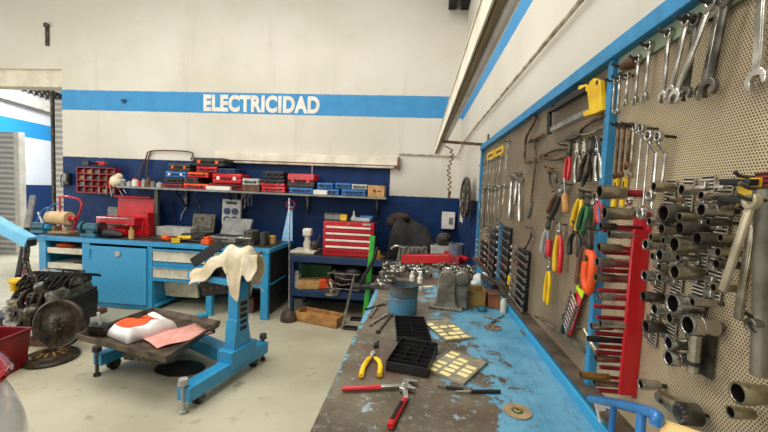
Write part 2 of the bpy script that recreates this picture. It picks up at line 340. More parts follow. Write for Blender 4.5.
w.box(((bx(150)+XR)/2, YF+.03, zdr), (XR-bx(150), .05, .045)).box(((bx(150)+XR)/2, YF+.3, zdr), (XR-bx(150), .55, .015)).box(((bx(150)+XR)/2, YF+.03, bz(265.5, 178)), (XR-bx(150), .04, .05))
w.box((bx(120), (YF+YB)/2, .06), (bx(152)-bx(82), YB-YF-.06, .03))
wpart('frame', w, M['blue'])
wpart('side_panel', MB().box((XR-.03, (YF+YB)/2+.02, ZW/2-.02), (.02, YB-YF-.12, ZW-.1)), pm('dark_panel', '3c3a34', .5, .2, '25241f', 8))
d = wpart('door', MB().box(((bx(90)+bx(147))/2, YF-.006, (bz(247, 118)+bz(303, 118))/2), (bx(147)-bx(90), .02, bz(247, 118)-bz(303, 118))), M['bluew'])
w = MB(); p = at(117.5, 254, Y=YF-.02); w.cyl((p.x, YF-.02, p.z), (p.x, YF-.03, p.z), .035, n=20); wpart('lock_badge', w, M['lgrey'], d)
for z in (.66, .3): wpart('hinge', MB().cyl((bx(91), YF-.02, z-.06), (bx(91), YF-.02, z+.06), .012), M['blue'], d)
for cx0, cx1 in ((153, 205), (214, 260)):
    for y0, y1 in ((251, 262.5), (268.5, 279)):
        k = (cx0+cx1)/2; dy = (k-178)*.05; a, b = bx(cx0), bx(cx1); z1, z0 = bz(y0+dy, k), bz(y1+dy, k)
        d = wpart('drawer', MB().box(((a+b)/2, YF+.01, (z0+z1)/2), (b-a, .03, z1-z0)).box(((a+b)/2, YF+.25, (z0+z1)/2), (b-a-.02, .45, (z1-z0)*.8)), M['cream'])
        wpart('drawer_pull', MB().box(((a+b)/2, YF-.015, z1+.004), (b-a, .035, .014)), M['blue'], d)
for y in (249, 264, 276):
    z = bz(y+1, 65); wpart('shelf', MB().box(((bx(46)+bx(84))/2, (YF+YB)/2, z), (bx(84)-bx(46), YB-YF-.05, .02)).box(((bx(47)+bx(82))/2, YF+.015, z-.015), (bx(82)-bx(47), .02, .07)), M['cream'])
wpart('foot_board', MB().box(((bx(90)+bx(147))/2, YF+.05, .035), (bx(147)-bx(90), .03, .07)), M['blue'])
def sit(px, py, Y): return at(px, py, Y=Y)
def pbox(x0, y0, x1, y1, Y):
    """metric box seen at those pixels at distance Y: centre x, bottom z, width, height"""
    a, b = at(x0, y1, Y=Y), at(x1, y0, Y=Y); s = math.hypot(0, 0); m_ = at((x0+x1)/2, y1, Y=Y); n_ = at((x0+x1)/2, y0, Y=Y)
    return m_.x, m_.z, at(x1, (y0+y1)/2, Y=Y).x-at(x0, (y0+y1)/2, Y=Y).x, n_.z-m_.z
ZT = ZW+.0105
# ---- things in and under the workbench
x, z, wd, h = pbox(165, 291, 198, 312, 4.3)
tag(MB().box((0, 0, h/2+.0), (wd, .04, h), rot=(.22, 0, 0)).build('board', M['cream'], mx=(x, 4.3, .0+.12), bev=.004), 'loose cream board leaning in the open bay under workbench drawers', 'board')
x, z, wd, h = pbox(240, 287, 262, 312, 4.4)
tag(MB().box((0, 0, .09), (.2, .3, .18)).box((0, 0, .2), (.12, .2, .05)).build('parts_box', M['brown'], mx=(x, 4.4, 0), bev=.006), 'brown box on the floor under right end of workbench', 'box')
for i, (px, lab) in enumerate(((56, 'orange rag lump on top tray in left open bay'), (72, 'dark part on middle tray in left open bay'))):
    zz = bz((249, 264)[i]+1, 65)+.011; tag(MB().ball((0, 0, .03), (.1, .08, .03)).ball((.08, .02, .02), (.05, .06, .02)).build(('rag', 'metal_part')[i], (M['orange'], M['dsteel'])[i], mx=(bx(px), YF+.12, zz)), lab+' of workbench', ('rag', 'part')[i])
# ---- red cantilever toolbox
def tx(px, dy=0): return at(px, 220, Y=4.45+dy).x
x = tx(125); tb = thing('toolbox', 'open red metal toolbox on the workbench with raised lid', 'toolbox', (x, 4.45, ZT))
def tw(a, b, dy=0): return (tx(a, dy)+tx(b, dy))/2-x, tx(b, dy)-tx(a, dy)
c_, w_ = tw(108, 149, .1); MB().box((c_, .1, .09), (w_, .22, .18)).build('body', M['red'], tb, bev=.006)
c_, w_ = tw(98, 136, -.1); MB().box((c_, -.03, .19), (w_, .2, .1)).build('tray', M['red'], tb, bev=.005)
MB().box((c_-.01, -.135, .232), (w_*.9, .012, .012)).build('trim_rail', M['chrome'], tb); MB().box((c_-.02, -.135, .15), (w_*.75, .012, .012)).build('trim_rail', M['chrome'], tb)
c_, w_ = tw(109, 128, -.1); MB().box((c_, -.1, .05), (w_, .12, .08)).build('tray', M['red'], tb, bev=.004)
c_, w_ = tw(117, 152.5, .26); MB().box((c_, .28, .27), (w_, .025, .46), rot=(-.1, 0, .03)).box((c_, .24, .49), (w_, .08, .02), rot=(-.1, 0, .03)).build('lid', M['red'], tb, bev=.008)
c_, w_ = tw(141, 152, .1); MB().box((c_, .12, .15), (w_, .2, .3)).build('end_tray', M['red'], tb, bev=.006)
# ---- teal bench grinder beside it
x, z, wd, h = pbox(80, 225, 110, 240, 4.2)
g = thing('bench_grinder', 'dark teal bench grinder at left end of the workbench', 'grinder', (x-.02, 4.19, ZT))
MB().box((0, 0, .02), (.2, .16, .04)).cyl((-.09, 0, .11), (.09, 0, .11), .06, n=18).box((0, 0, .06), (.1, .1, .08)).build('motor', M['teal'], g, bev=.004)
for s in (-1, 1): MB().cyl((s*.1, 0, .11), (s*.135, 0, .11), .075, n=20).build('wheel_guard', M['teal' if s < 0 else 'black'], g); MB().cyl((s*.136, 0, .11), (s*.15, 0, .11), .06, n=20).build('grinding_wheel', M['dsteel'], g)
MB().tube([(.2, -.05, .06), (.32, -.02, .05), (.4, 0, .03)], [.05, .05, .03], 10).build('hose_stub', M['black'], g)
# ---- little teal pump and paper roll on a red trolley frame
x, z, wd, h = pbox(37, 223, 55, 237, 4.3)
g = thing('air_pump', 'small blue pump at far left end of the workbench', 'pump', (x-.03, 4.26, ZT))
MB().box((0, 0, .02), (.2, .12, .04)).cyl((-.1, 0, .08), (.08, 0, .08), .05, n=16).build('body', M['teal'], g, bev=.004); MB().cyl((.08, 0, .08), (.12, 0, .08), .035, n=14).build('end_cap', M['bluew'], g)
p = at(62, 218, Y=4.35); g = thing('paper_roll_stand', 'red tube frame holding a cream paper roll on the workbench', 'roll stand', (p.x, 4.35, ZT))
s_ = .0119
MB().cyl((-.17, 0, p.z-ZT), (.11, 0, p.z-ZT), .085, n=24).build('paper_roll', pm('roll_paper', 'dcc298', .8, 0, 'c8a878', 8), g)
w = MB(); zr_ = p.z-ZT; w.tube(spl([(-.04, .02, 0.01), (-.05, .02, zr_+.22), (-.02, .02, zr_+.28), (.2, .02, zr_+.26), (.26, .02, zr_+.2), (.24, .02, zr_+.1), (.12, .02, .01)], 5), .012, 8); w.build('frame', M['red'], g)
MB().cyl((.11, 0, zr_), (.2, 0, zr_), .03, n=12).build('roll_end', M['red'], g)
MB().box((0, 0, .012), (.36, .2, .024)).box((-.1, 0, .05), (.06, .1, .06)).box((.08, 0, .05), (.06, .1, .06)).build('base', pm('stand_base', 'a08a68', .6), g, bev=.004)
pts = spl([(-.3, .06, .02), (-.34, .08, .2), (-.22, .1, .36), (-.08, .08, .33)], 6)
MB().tube(pts, .012, 8).build('hose', M['caseblue'], g)
# ---- power tools and cases on the workbench
def lump(name, mats, parts, loc, label, cat, rz=0, group=None):
    """a small thing of named parts: (part, material, builder)"""
    r = thing(name, label, cat, TR(*loc, rz=rz), group)
    for pn, mt, mb in parts: mb.build(pn, mt, r, bev=.003)
    return r
p = at(134, 233, Y=4.2); lump('spray_can', 0, [('body', M['card'], MB().lathe([(.03, 0), (.03, .1), (.02, .12)], 14)), ('cap', M['brass'], MB().cyl((0, 0, .12), (0, 0, .15), .016))], (p.x, 4.16, ZT), 'tan can standing in front of the red toolbox', 'can')
x, z, wd, h = pbox(152, 229, 186, 238, 4.55)
tag(MB().box((0, 0, h/2), (wd, .2, h)).build('carton', M['lgrey'], mx=(x+.05, 4.66, ZT), bev=.006), 'long pale carton behind the cables on the workbench', 'box')
def drill(loc, rz, col, label, bat=M['black']):
    r = thing('cordless_drill', label, 'drill', TR(*loc, rz=rz))
    MB().cyl((-.08, 0, .035), (.06, 0, .035), .032, n=14).build('body', M[col], r); MB().cyl((.06, 0, .035), (.11, 0, .035), .024, .016, n=12).build('chuck', M['dsteel'], r)
    MB().bar((-.05, 0, .03), (-.08, -.12, .03), .04, .035).build('grip', M['black'], r); MB().box((-.085, -.15, .03), (.09, .05, .055)).build('battery', bat, r); return r
p = at(166, 235, Y=4.2); drill((p.x, 4.2, ZT), 2.6, 'orange', 'orange cordless drill lying on workbench near shelf post')
p = at(180, 238, Y=4.15); drill((p.x, 4.25, ZT), .5, 'yellow', 'yellow cordless drill lying on the middle of workbench', M['yellow'])
p = at(196, 237, Y=4.2); drill((p.x-.1, 4.4, ZT), -.4, 'olivec', 'black cordless drill lying behind the yellow drill')
p = at(210, 242, Y=4.1); tag(MB().box((0, 0, .03), (.1, .12, .06)).box((0, 0, .075), (.06, .08, .03)).build('battery_pack', M['orange'], mx=(bx(204), 4.12, ZT), bev=.006), 'orange battery pack at the front edge of workbench', 'battery')
w = MB()
for k in range(5):
    c = V((RND.uniform(-.2, .2), RND.uniform(-.05, .1), .012)); w.tube(spl([c+V((.14*math.cos(q*1.3+k), .09*math.sin(q*1.3+k), .004*q)) for q in range(6)], 5), .008, 6)
tag(w.build('cable_tangle', M['black'], mx=(bx(174), 4.22, ZT)), 'tangle of black cable lying on the workbench', 'cable')
# upright case insert with four round sockets, open grey case before it
x, z, wd, h = pbox(219, 199, 238, 225, 4.7)
r_ = thing('socket_panel', 'grey panel with four round blue sockets standing against the wall', 'panel', TR(x, 4.78, ZT+.17, rx=-.06))
MB().box((0, 0, h/2), (wd, .05, h)).build('panel', M['lgrey'], r_, bev=.01)
for sx in (-1, 1):
    for k in (0, 1): MB().cyl((sx*.055, -.025, .075+k*.11), (sx*.055, -.045, .075+k*.11), .043, n=20).build('socket', M['dblue'], r_)
MB().box((0, -.03, h-.05), (.14, .02, .035)).build('handle', M['black'], r_, bev=.006)
MB().box((0, .0, -.085), (wd*.9, .06, .17)).build('stand', M['grey'], r_)
x, z, wd, h = pbox(208, 224, 242, 241, 4.35)
r_ = thing('open_case', 'open grey tool case with hollow inserts on the workbench', 'case', TR(x, 4.42, ZT, rz=-.08))
MB().box((0, 0, .035), (wd*.9, .32, .07)).build('body', M['grey'], r_, bev=.01)
MB().box((0, .2, .16), (wd*.9, .05, .24), rot=(-.5, 0, 0)).build('lid', M['grey'], r_, bev=.01)
MB().box((-.05, .0, .072), (.2, .16, .006)).box((.11, .02, .072), (.06, .2, .006)).build('insert', M['black'], r_, bev=.002)
MB().tube([(-.09, -.16, .05), (-.09, -.2, .05), (.09, -.2, .05), (.09, -.16, .05)], .008, 6).build('handle', M['black'], r_)
x, z, wd, h = pbox(188, 212, 212, 236, 4.65)
r_ = thing('open_case', 'dark brown open case standing left of the four-socket panel', 'case', TR(x, 4.6, ZT, rz=.1))
MB().box((0, 0, .03), (wd*.9, .26, .06)).build('body', M['olivec'], r_, bev=.008); MB().box((0, .17, .17), (wd*.9, .05, .26), rot=(-.25, 0, 0)).build('lid', pm('case_brown', '6a6152', .55, 0, '4b453a', 10), r_, bev=.008); MB().box((0, .14, .17), (wd*.7, .02, .18), rot=(-.25, 0, 0)).build('insert', M['dsteel'], r_)
# vise and bits right
p = at(256, 240, Y=4.3)
r_ = thing('bench_vise', 'dark steel bench vise near right end of the workbench', 'vise', (p.x-.05, 4.3, ZT))
MB().box((0, 0, .03), (.14, .2, .06)).box((0, .05, .11), (.12, .06, .13)).box((0, -.08, .11), (.12, .05, .13)).build('body', M['dsteel'], r_, bev=.006); MB().cyl((0, -.1, .1), (0, -.22, .1), .014).cyl((-.08, -.21, .1), (.08, -.21, .1), .006, n=8).build('screw', M['steel'], r_)
MB().box((.16, 0, .08), (.06, .14, .16)).build('jaw_block', M['iron'], r_, bev=.005)
p = at(270, 240, Y=4.4)
lump('glue_pot', 0, [('body', M['card'], MB().lathe([(.05, 0), (.05, .07), (.046, .08)], 16)), ('lid', M['yellow'], MB().cyl((0, 0, .08), (0, 0, .095), .052))], (p.x, 4.45, ZT), 'small tan pot with yellow lid at right end of workbench', 'pot')
# hand saw hanging upright: pale blue tapering blade with purple tape grip
p = at(287, 206, Y=4.72); q = at(288, 242, Y=4.72)
r_ = thing('hand_saw', 'pale blue hand saw hung by purple handle under the wall shelf', 'saw', (q.x, 4.72, q.z))
hh = p.z-q.z
MB().prism([(-.09, 0), (.06, .02), (.05, hh), (-.0, hh)], -.004, .004, mx=TR(rx=pi/2)).build('blade', pm('pale_blue', '9cc7e6', .5, 0, '86b2d6', 12), r_)
MB().tube([(.03+.055*math.cos(a), -.012, hh+.02+.055*math.sin(a)) for a in [2*pi*k/16 for k in range(16)]], .016, 8, closed=True).build('handle', pm('purple_grip', '7d2a4e', .6), r_)
# ---- pole leaning by the bench with a cup foot
b = at(286, 319, Z=.05); a = at(289.5, 198, Y=b.y+.1)
r_ = thing('plunger', 'thin grey pole with brown cup foot standing at right end of workbench', 'plunger', (b.x, b.y+.1, 0))
MB().cyl((0, 0, .1), (a.x-b.x, 0, a.z), .009, n=8).build('pole', M['steel'], r_)
MB().lathe([(.1, .0), (.1, .05), (.08, .1), (.03, .13), (.02, .15)], 18).build('cup', pm('cup_brown', '4d3d2c', .6, 0, '2d2318', 12), r_)
# ------------------------------------------------------------------ wall shelf
YS = 4.58
zs = at(250, 191.5, Y=YS).z; xl, xr = at(117, 189, Y=YS).x, at(386, 195, Y=YS).x
sh = thing('wall_shelf', 'long dark wall shelf above workbench, crowded with tool cases', 'shelf', ((xl+xr)/2, WB, zs))
MB().box((0, (YS-WB)/2, -.012), (xr-xl, WB-YS, .024)).build('board', pm('shelf_board', '4a4741', .6, 0, '2f2c28', 10), sh, bev=.003)
MB().box((0, YS-WB-.006, -.012), (xr-xl, .012, .026)).build('edge', M['grey'], sh)
xm = (xl+xr)/2
for px in (181, 232, 305, 376):
    x = at(px, 200, Y=4.8).x-xm; MB().bar((x, -.02, -.02), (x, -.3, -.025), .025, .03).bar((x, -.02, -.28), (x, -.02, -.02), .025, .03, up=(0, 1, 0)).bar((x, -.02, -.27), (x, -.27, -.03), .012, .02).build('bracket', M['dsteel'], sh)
x = at(156.5, 215, Y=YS+.02).x
p = MB(); p.box((x-xm, YS-WB+.03, (ZT-zs-.025)/2-.012), (.045, .04, zs-ZT-.027)); p.build('post', pm('post_green', '3b4038', .5), sh)
for px, py, L in ((165, 199, .09), (195, 200, .12), (246, 202, .2), (251, 203, .16), (306, 199, .1)):
    x = at(px, 196, Y=YS+.05).x-xm; MB().tube([(x, YS-WB+.05, -.025), (x, YS-WB+.05, -.06)], .003, 6).build('hook', M['steel'], sh)
ZS = zs
GT = 'tool cases on the wall shelf'
def case(x0, y0, x1, y1, col, label, lid=None, dep=.28, latch=None, Y=YS+.05, base=None, hnd=True):
    X, z, wd, h = pbox(x0, y0, x1, y1, Y); z = z if base is None else base
    r = thing('tool_case', label, 'case', (X, Y+dep/2, z), GT)
    MB().box((0, 0, h*.24), (wd, dep, h*.46)).build('body', M[col], r, bev=min(.012, h*.12)); MB().box((0, 0, h*.74), (wd, dep, h*.5)).build('lid', M[lid or col], r, bev=min(.014, h*.14))
    for s in (-1, 1): MB().box((s*wd*.28, -dep/2-.006, h*.5), (wd*.1, .014, h*.34)).build('latch', M[latch or 'black'], r, bev=.002)
    if hnd: MB().tube([(-wd*.14, -dep/2, h*.4), (-wd*.13, -dep/2-.025, h*.42), (wd*.13, -dep/2-.025, h*.42), (wd*.14, -dep/2, h*.4)], .007, 6).build('handle', M['black'], r)
    return z+h
t1 = case(162, 185.5, 182, 190, 'dred', 'flat dark red case at the left end of the shelf stack', base=ZS)
t2 = case(183, 185, 207, 190.5, 'red', 'flat red case under the black red-ended case on shelf', 'orange', base=ZS)
t3 = case(163, 179.5, 182.5, 185.5, 'black', 'black case lying on the flat dark red case', base=t1)
t4 = case(183, 179, 198, 185, 'olivec', 'black case with red latches on the flat red case', latch='red', base=t2)
t5 = case(165, 173, 186, 179.5, 'caseblue', 'blue case with white round latches in left shelf stack', latch='white', base=t3)
t6 = case(187, 173.5, 208, 179, 'red', 'red case beside the blue white-latched case on shelf', 'orange', base=t4)
t7 = case(168, 165, 189.5, 173, 'olivec', 'black case with orange latches topping the left shelf stack', latch='orange', base=t5)
t8 = case(196, 167.5, 217, 173.5, 'dred', 'red ribbed case just under the olive-lidded top case', 'red', base=t6)
t9 = case(192, 158, 224, 167, 'black', 'large black case with olive lid on top of shelf stack', 'olivec', latch='orange', base=t8)
t10 = case(208.5, 183, 243, 190, 'dred', 'dark red wide case under the bright red case on shelf', base=ZS, dep=.2, Y=YS+.1)
t11 = case(212, 173, 241, 183, 'red', 'bright red case with white latches right of the stack', latch='white', base=t10)
case(218, 168, 235, 173, 'dblue', 'dark blue case lying on the bright red case', base=t11, hnd=False)
X, z, wd, h = pbox(206, 187.5, 230, 191.5, YS+.02)
tag(MB().box((0, 0, h/2), (wd, .06, h)).build('carton', M['white'], mx=(X, YS+.045, ZS), bev=.003), 'flat white carton at the shelf edge under red case', 'box')
X, z, wd, h = pbox(242, 186, 259, 192, YS+.05)
tag(MB().box((0, 0, h/2), (wd, .26, h)).build('carton', M['brown'], mx=(X, YS+.19, ZS), bev=.003), 'brown carton under the grey case on the shelf', 'box')
case(242, 179, 258.5, 186, 'lgrey', 'pale grey case lying on the brown shelf carton', base=ZS+h)
b1_ = case(261, 186, 285, 192, 'red', 'lowest red case of the black-topped stack on shelf', base=ZS)
b2_ = case(260, 178.5, 284.5, 186, 'red', 'red case with black lid in the middle of shelf', 'black', base=b1_)
case(262.5, 170.5, 283.5, 178.5, 'black', 'black case on top of the middle red stack', base=b2_)
b3_ = case(288.5, 186.5, 313, 192.5, 'caseblue', 'blue case under the black and red power tool case', base=ZS)
case(287, 172.5, 314, 186.5, 'olivec', 'black case with red lid and latches on the shelf', 'red', latch='red', base=b3_)
u1 = case(316, 187, 339, 193, 'caseblue', 'flat blue case right of the red-lidded case on shelf', base=ZS)
case(317, 181, 333, 187, 'caseblue', 'small blue case on the flat blue shelf case', base=u1)
u2 = case(341, 187.5, 366, 194, 'caseblue', 'flat blue case beside the cardboard box on shelf', base=ZS)
u3 = case(335, 181.5, 350.5, 187.5, 'caseblue', 'blue case lying across two flat blue shelf cases', base=u2)
case(351.5, 182, 367, 187.5, 'lgrey', 'grey-lidded blue case next to the cardboard box', 'lgrey', base=u2)
X, z, wd, h = pbox(367.5, 183.5, 384, 195, YS+.04)
r_ = thing('cardboard_box', 'small cardboard box at right end of the wall shelf', 'box', (X, YS+.16, ZS)); MB().box((0, 0, h/2), (wd, .22, h)).build('carton', M['card'], r_, bev=.003); MB().box((-.02, -.111, h*.5), (.04, .003, .03)).box((.04, -.111, h*.5), (.05, .003, .018)).build('print', M['brown'], r_)
X, z, wd, h = pbox(313, 188, 327, 192.5, YS+.0); tag(MB().box((0, 0, h/2), (wd, .05, h)).build('carton', M['white'], mx=(X, YS+.03, ZS), bev=.003), 'small white carton at the shelf edge before blue cases', 'box')
# cans and bottles at the left end
for px, top, rr, col, cap, lab in ((122.5, 179, .035, 'grey', 'white', 'grey spray can leftmost in the shelf row of cans'), (128, 181, .03, 'lgrey', 'lgrey', 'pale spray can beside leftmost grey can on shelf'), (134, 178, .04, 'white', 'red', 'white can with red cap in the shelf row of cans'), (138.5, 181, .028, 'red', 'red', 'small red can behind the red-capped white can'), (142.5, 178.5, .026, 'lgrey', 'grey', 'slim pale can in the middle of the shelf row'), (147.5, 177, .038, 'brown', 'brown', 'tall brown bottle in the shelf row of cans'), (152, 180, .03, 'grey', 'black', 'grey can with black cap left of the shelf post'), (158.5, 182, .04, 'lgrey', 'lgrey', 'pale bottle at the top of the shelf post')):
    p = at(px, 189, Y=YS+.1); h = at(px, top, Y=YS+.1).z-ZS
    lump('spray_can', 0, [('body', M[col], MB().lathe([(rr, 0), (rr, h*.72), (rr*.55, h*.82)], 14)), ('cap', M[cap], MB().lathe([(rr*.6, h*.82), (rr*.6, h*.97), (rr*.4, h)], 12))], (p.x, YS+.12, ZS), lab, 'can', group='cans on the wall shelf')
# hose loop above the shelf
w = MB(); P = [at(x, y, Y=WB-.03) for x, y in ((139, 187), (140, 172), (146, 158), (152, 151), (190, 152), (191, 160))]; w.tube(spl(P, 6), .009, 8); P = [at(x, y, Y=WB-.03) for x, y in ((146, 176), (148, 160), (151, 151))]; w.tube(spl(P, 5), .009, 8); tag(w.build('hose_loop', M['brown']), 'thin brown hose loop hung on the wall above spray cans', 'hose')
# ---- red bin rack on the wall with small tools, drill above, gauge left
a = at(80.5, 168, Y=4.9); b = at(118, 193, Y=4.9); W_, H_ = b.x-a.x, a.z-b.z+.02
r_ = thing('bin_rack', 'red plastic bin rack of small parts on navy back wall', 'rack', ((a.x+b.x)/2, WB, (a.z+b.z)/2))
w = MB(); w.box((0, -.01, 0), (W_, .02, H_))
for i in range(6): w.box((-W_/2+W_*i/5, -.06, 0), (.012, .1, H_))
for j in range(5): w.box((0, -.06, -H_/2+H_*j/4), (W_, .1, .012))
w.build('frame', M['dred'], r_)
for i in range(5):
    for j in range(4): MB().box((-W_/2+W_*(i+.5)/5, -.045, -H_/2+H_*(j+.38)/4), (W_/5-.02, .06, H_/4*.6)).build('bin', M[('olivec', 'dred', 'grey', 'brown', 'card')[(i*3+j*2) % 5]], r_)
p = at(100, 165, Y=4.8); drill((p.x, 4.83, a.z+.035), 0, 'red', 'red cordless drill resting on top of the bin rack')
p = at(115, 181, Y=4.7)
tag(MB().ball((0, 0, .0), (.085, .07, .085)).ball((.04, 0, .06), (.05, .05, .05)).build('rag', M['cloth'], mx=(p.x, 4.72, p.z)), 'cream rag ball stuck at right end of bin rack', 'rag')
for i, (px, py, L, rot) in enumerate(((104, 186, .22, .1), (108, 188, .2, -.15), (112, 186, .25, .25), (117, 188, .2, -.5), (121, 187, .17, -.6), (98, 187, .16, 0))):
    p = at(px, py, Y=4.78); r_ = thing('screwdriver', '%s small screwdriver from the left, hanging below red bin rack' % ORD[(1, 2, 3, 4, 5, 0)[i]], 'screwdriver', TR(p.x, 4.825-.006*i, p.z, ry=rot), 'screwdrivers under the bin rack')
    MB().cyl((0, 0, 0), (0, 0, .09), .014, n=8).build('handle', M[('brown', 'orange', 'black', 'wood', 'olivec', 'dred')[i]], r_); MB().cyl((0, 0, -L*.6), (0, 0, 0), .005, n=6).build('shaft', M['steel'], r_)
p = at(66, 179, Y=WB-.05); r_ = thing('wall_phone', 'small black handset hanging on navy wall beside doorway', 'handset', (p.x, WB, p.z)); MB().box((0, -.03, 0), (.1, .06, .17)).build('body', M['black'], r_, bev=.01); MB().box((.01, -.075, .02), (.05, .03, .12)).build('grip', M['grey'], r_, bev=.008); MB().tube(spl([(-.03, -.03, -.08), (-.09, -.03, -.1), (-.1, -.03, .02), (-.03, -.03, .1)], 5), .007, 6).build('cord', M['black'], r_)
# grey hanging bag behind toolbox
p = at(110, 207, Y=4.85); q = at(110, 225, Y=4.85); tag(MB().box((0, 0, 0), (.2, .06, p.z-q.z), top=(.75, 1)).build('gauge_bag', M['grey'], mx=(p.x, 4.92, (p.z+q.z)/2), bev=.015), 'grey pouch hanging behind the red toolbox', 'pouch')
# cables drooping on the navy wall
for i, pts in enumerate((((172, 203), (174, 215), (176, 226), (181, 236)), ((184, 197), (186, 207), (182, 214), (181, 220)), ((196, 200), (200, 210), (192, 222), (186, 236)))):
    tag(MB().tube(spl([at(x, y, Y=WB-.03-.0*i) for x, y in pts], 5), .007, 6).build('cable', M[('black', 'lgrey', 'dsteel')[i]]), ('black cable hanging from the shelf bracket over workbench', 'pale cable curling down below the wall shelf', 'grey cable drooping behind the dark open case')[i], 'cable')

for i, (px, py, L, c_, lab) in enumerate(((243.5, 198, .2, 'dsteel', 'dark pincer tool hanging under shelf, left of two'), (250, 198, .16, 'iron', 'dark pincer tool hanging under shelf, right of two'))):
    p = at(px, py, Y=YS+.06); r_ = thing('pincer', lab, 'pincer', (p.x, YS+.06, ZS-.03))
    for s in (-1, 1): MB().tube(spl([(0, 0, -.03), (s*.025, 0, -L*.4), (s*.02, 0, -L)], 5), .009, 8).build('arm', M[c_], r_)
    MB().lathe([(.012, -.006), (.026, -.006), (.026, .006), (.012, .006)], 16, mx=TR(0, 0, -.02, rx=pi/2), closed=True).build('ring', M[c_], r_)
# ------------------------------------------------------------------ dark blue table with lower shelf
YTB = 4.25
zt_ = at(300, 255.5, Y=YTB).z; zb_ = at(320, 290, Y=YTB+.05).z; xa, xb = at(289, 260, Y=YTB).x, .46
tbl = thing('work_table', 'dark blue two-tier steel table along the navy back wall', 'table', ((xa+xb)/2, YTB, 0)); W_ = xb-xa; D_ = .62
MB().box((0, D_/2, zt_-.04), (W_, D_, .08)).build('tabletop', M['dblue'], tbl, bev=.004)
MB().box((0, D_/2+.02, zt_+.002), (W_-.02, D_-.02, .004)).build('top_sheet', mtop, tbl)
MB().box((0, D_/2, zb_-.04), (W_-.02, D_, .08)).build('lower_shelf', M['dblue'], tbl, bev=.004)
for sx in (-1, 1):
    for y in (.04, D_-.04): MB().box((sx*(W_/2-.03), y, zt_/2-.04), (.05, .05, zt_-.08)).build('leg', M['dblue'], tbl)
MB().box((0, D_-.01, (zb_+zt_)/2-.04), (W_-.1, .02, zt_-zb_-.09)).build('back_panel', M['dcloth'], tbl)
ZTT = zt_+.004
# red tool chest
x, z, wd, h = pbox(321.5, 224, 372, 253, YTB+.08)
ch = thing('tool_chest', 'red four-drawer tool chest on the dark blue table', 'tool chest', TR(x, YTB+.28, ZTT, rz=.03)); dp = .34
h = at(346, 222, Y=YTB+.08).z-ZTT
MB().box((0, 0, h/2), (wd, dp, h)).build('body', M['red'], ch, bev=.006)
for k in range(4):
    zz = h*(.8-.19*k); d = MB().box((0, -dp/2-.008, zz-.005), (wd*.9, .016, h*.17)).build('drawer', M['red'], ch, bev=.003)
    MB().box((0, -dp/2-.022, zz+h*.035), (wd*.88, .014, h*.055)).build('drawer_pull', M['white'], d, bev=.003)
MB().box((wd*.36, -dp/2-.004, h*.945), (wd*.16, .008, h*.05)).build('badge', M['lgrey'], ch)
MB().cyl((0, -dp/2, h*.94), (0, -dp/2-.01, h*.94), .012).build('lock', M['chrome'], ch)
MB().box((0, 0, h+.005), (wd*.96, dp*.94, .01)).build('top_mat', M['black'], ch)
ZC = ZTT+h+.01
def onchest(px, dy=0): return at(px, 222, Y=YTB+.2+dy).x
lump('ratchet_box', 0, [('body', M['grey'], MB().box((0, 0, .03), (.26, .14, .06))), ('lid', M['dsteel'], MB().box((0, 0, .068), (.27, .15, .016)))], (onchest(334), YTB+.3, ZC), 'grey metal box on the left of the red tool chest', 'box')
lump('tape_measure', 0, [('body', M['yellow'], MB().box((0, 0, .035), (.08, .06, .07))), ('clip', M['black'], MB().box((.045, 0, .02), (.03, .05, .03)))], (onchest(344), YTB+.18, ZC), 'yellow tape measure on top of the red tool chest', 'tape measure')
lump('funnel', 0, [('cone', M['lgrey'], MB().lathe([(.045, 0), (.04, .03), (.015, .06), (.01, .12)], 14))], (onchest(353), YTB+.25, ZC), 'small grey funnel between tape measure and blue box', 'funnel')
tag(MB().box((0, 0, .02), (.2, .1, .04)).build('socket_tray', M['lgrey'], mx=(onchest(362), YTB+.2, ZC), bev=.003), 'pale tray at front right of the tool chest top', 'tray')
tag(MB().box((0, 0, .03), (.16, .12, .06)).build('small_case', M['caseblue'], mx=(onchest(365), YTB+.34, ZC), bev=.008), 'small blue box at the rear right on red chest', 'box')
# cleaning machine left of the chest
p = at(306, 250, Y=YTB+.2); r_ = thing('oiler', 'pale oil can with dark lever standing left of red chest', 'oil can', (p.x, YTB+.25, ZTT))
MB().box((-.02, 0, .015), (.3, .3, .03)).build('pad', M['cream'], r_, bev=.006); MB().lathe([(.05, .03), (.05, .12), (.035, .15), (.035, .2)], 14).build('body', M['cream'], r_); MB().box((0, 0, .25), (.11, .1, .1)).build('head', M['white'], r_, bev=.02)
MB().ball((.09, 0, .09), (.06, .05, .06)).cyl((.12, 0, .1), (.16, .02, .22), .014).build('lever', M['iron'], r_)
# dark cloth over a box, white box, grey engine cover
p = at(412, 252, Y=YTB+.25); q = at(394, 240, Y=YTB+.25); wd = at(438, 240, Y=YTB+.25).x-q.x; hh = at(405, 214, Y=YTB+.3).z-ZTT
def cover(u, v):
    x = (u-.5)*wd; y = (v-.5)*.5; e = min(u, 1-u, v*1.2, (1-v)*1.2)*5; e = min(1, e)
    z = (e**.32)*(hh*(1.0-.42*max(0, u-.15)-.12*max(0, .15-u))*(.93+.07*math.sin(u*9+v*5))+.008*math.sin(u*17+v*13))
    return (x*(1.08-.08*e), y*(1.1-.1*e), max(z, .004))
tag(MB().grid(cover, 28, 18).build('dust_cover', M['dcloth'], mx=(p.x, YTB+.34, ZTT), solid=.01), 'dark cloth draped in a heap at right of the table', 'cloth')
tag(MB().ball((0, 0, 0), (.13, .1, .06)).ball((-.08, .02, -.06), (.09, .1, .08)).build('rag', pm('rag_brown', '3f2a20', .9, 0, '2a1c15', 9, bump=.3), mx=(at(400, 217, Y=YTB+.3).x, YTB+.3, ZTT+hh*.92)), 'brown rag on the top left of the dark cloth heap', 'rag')
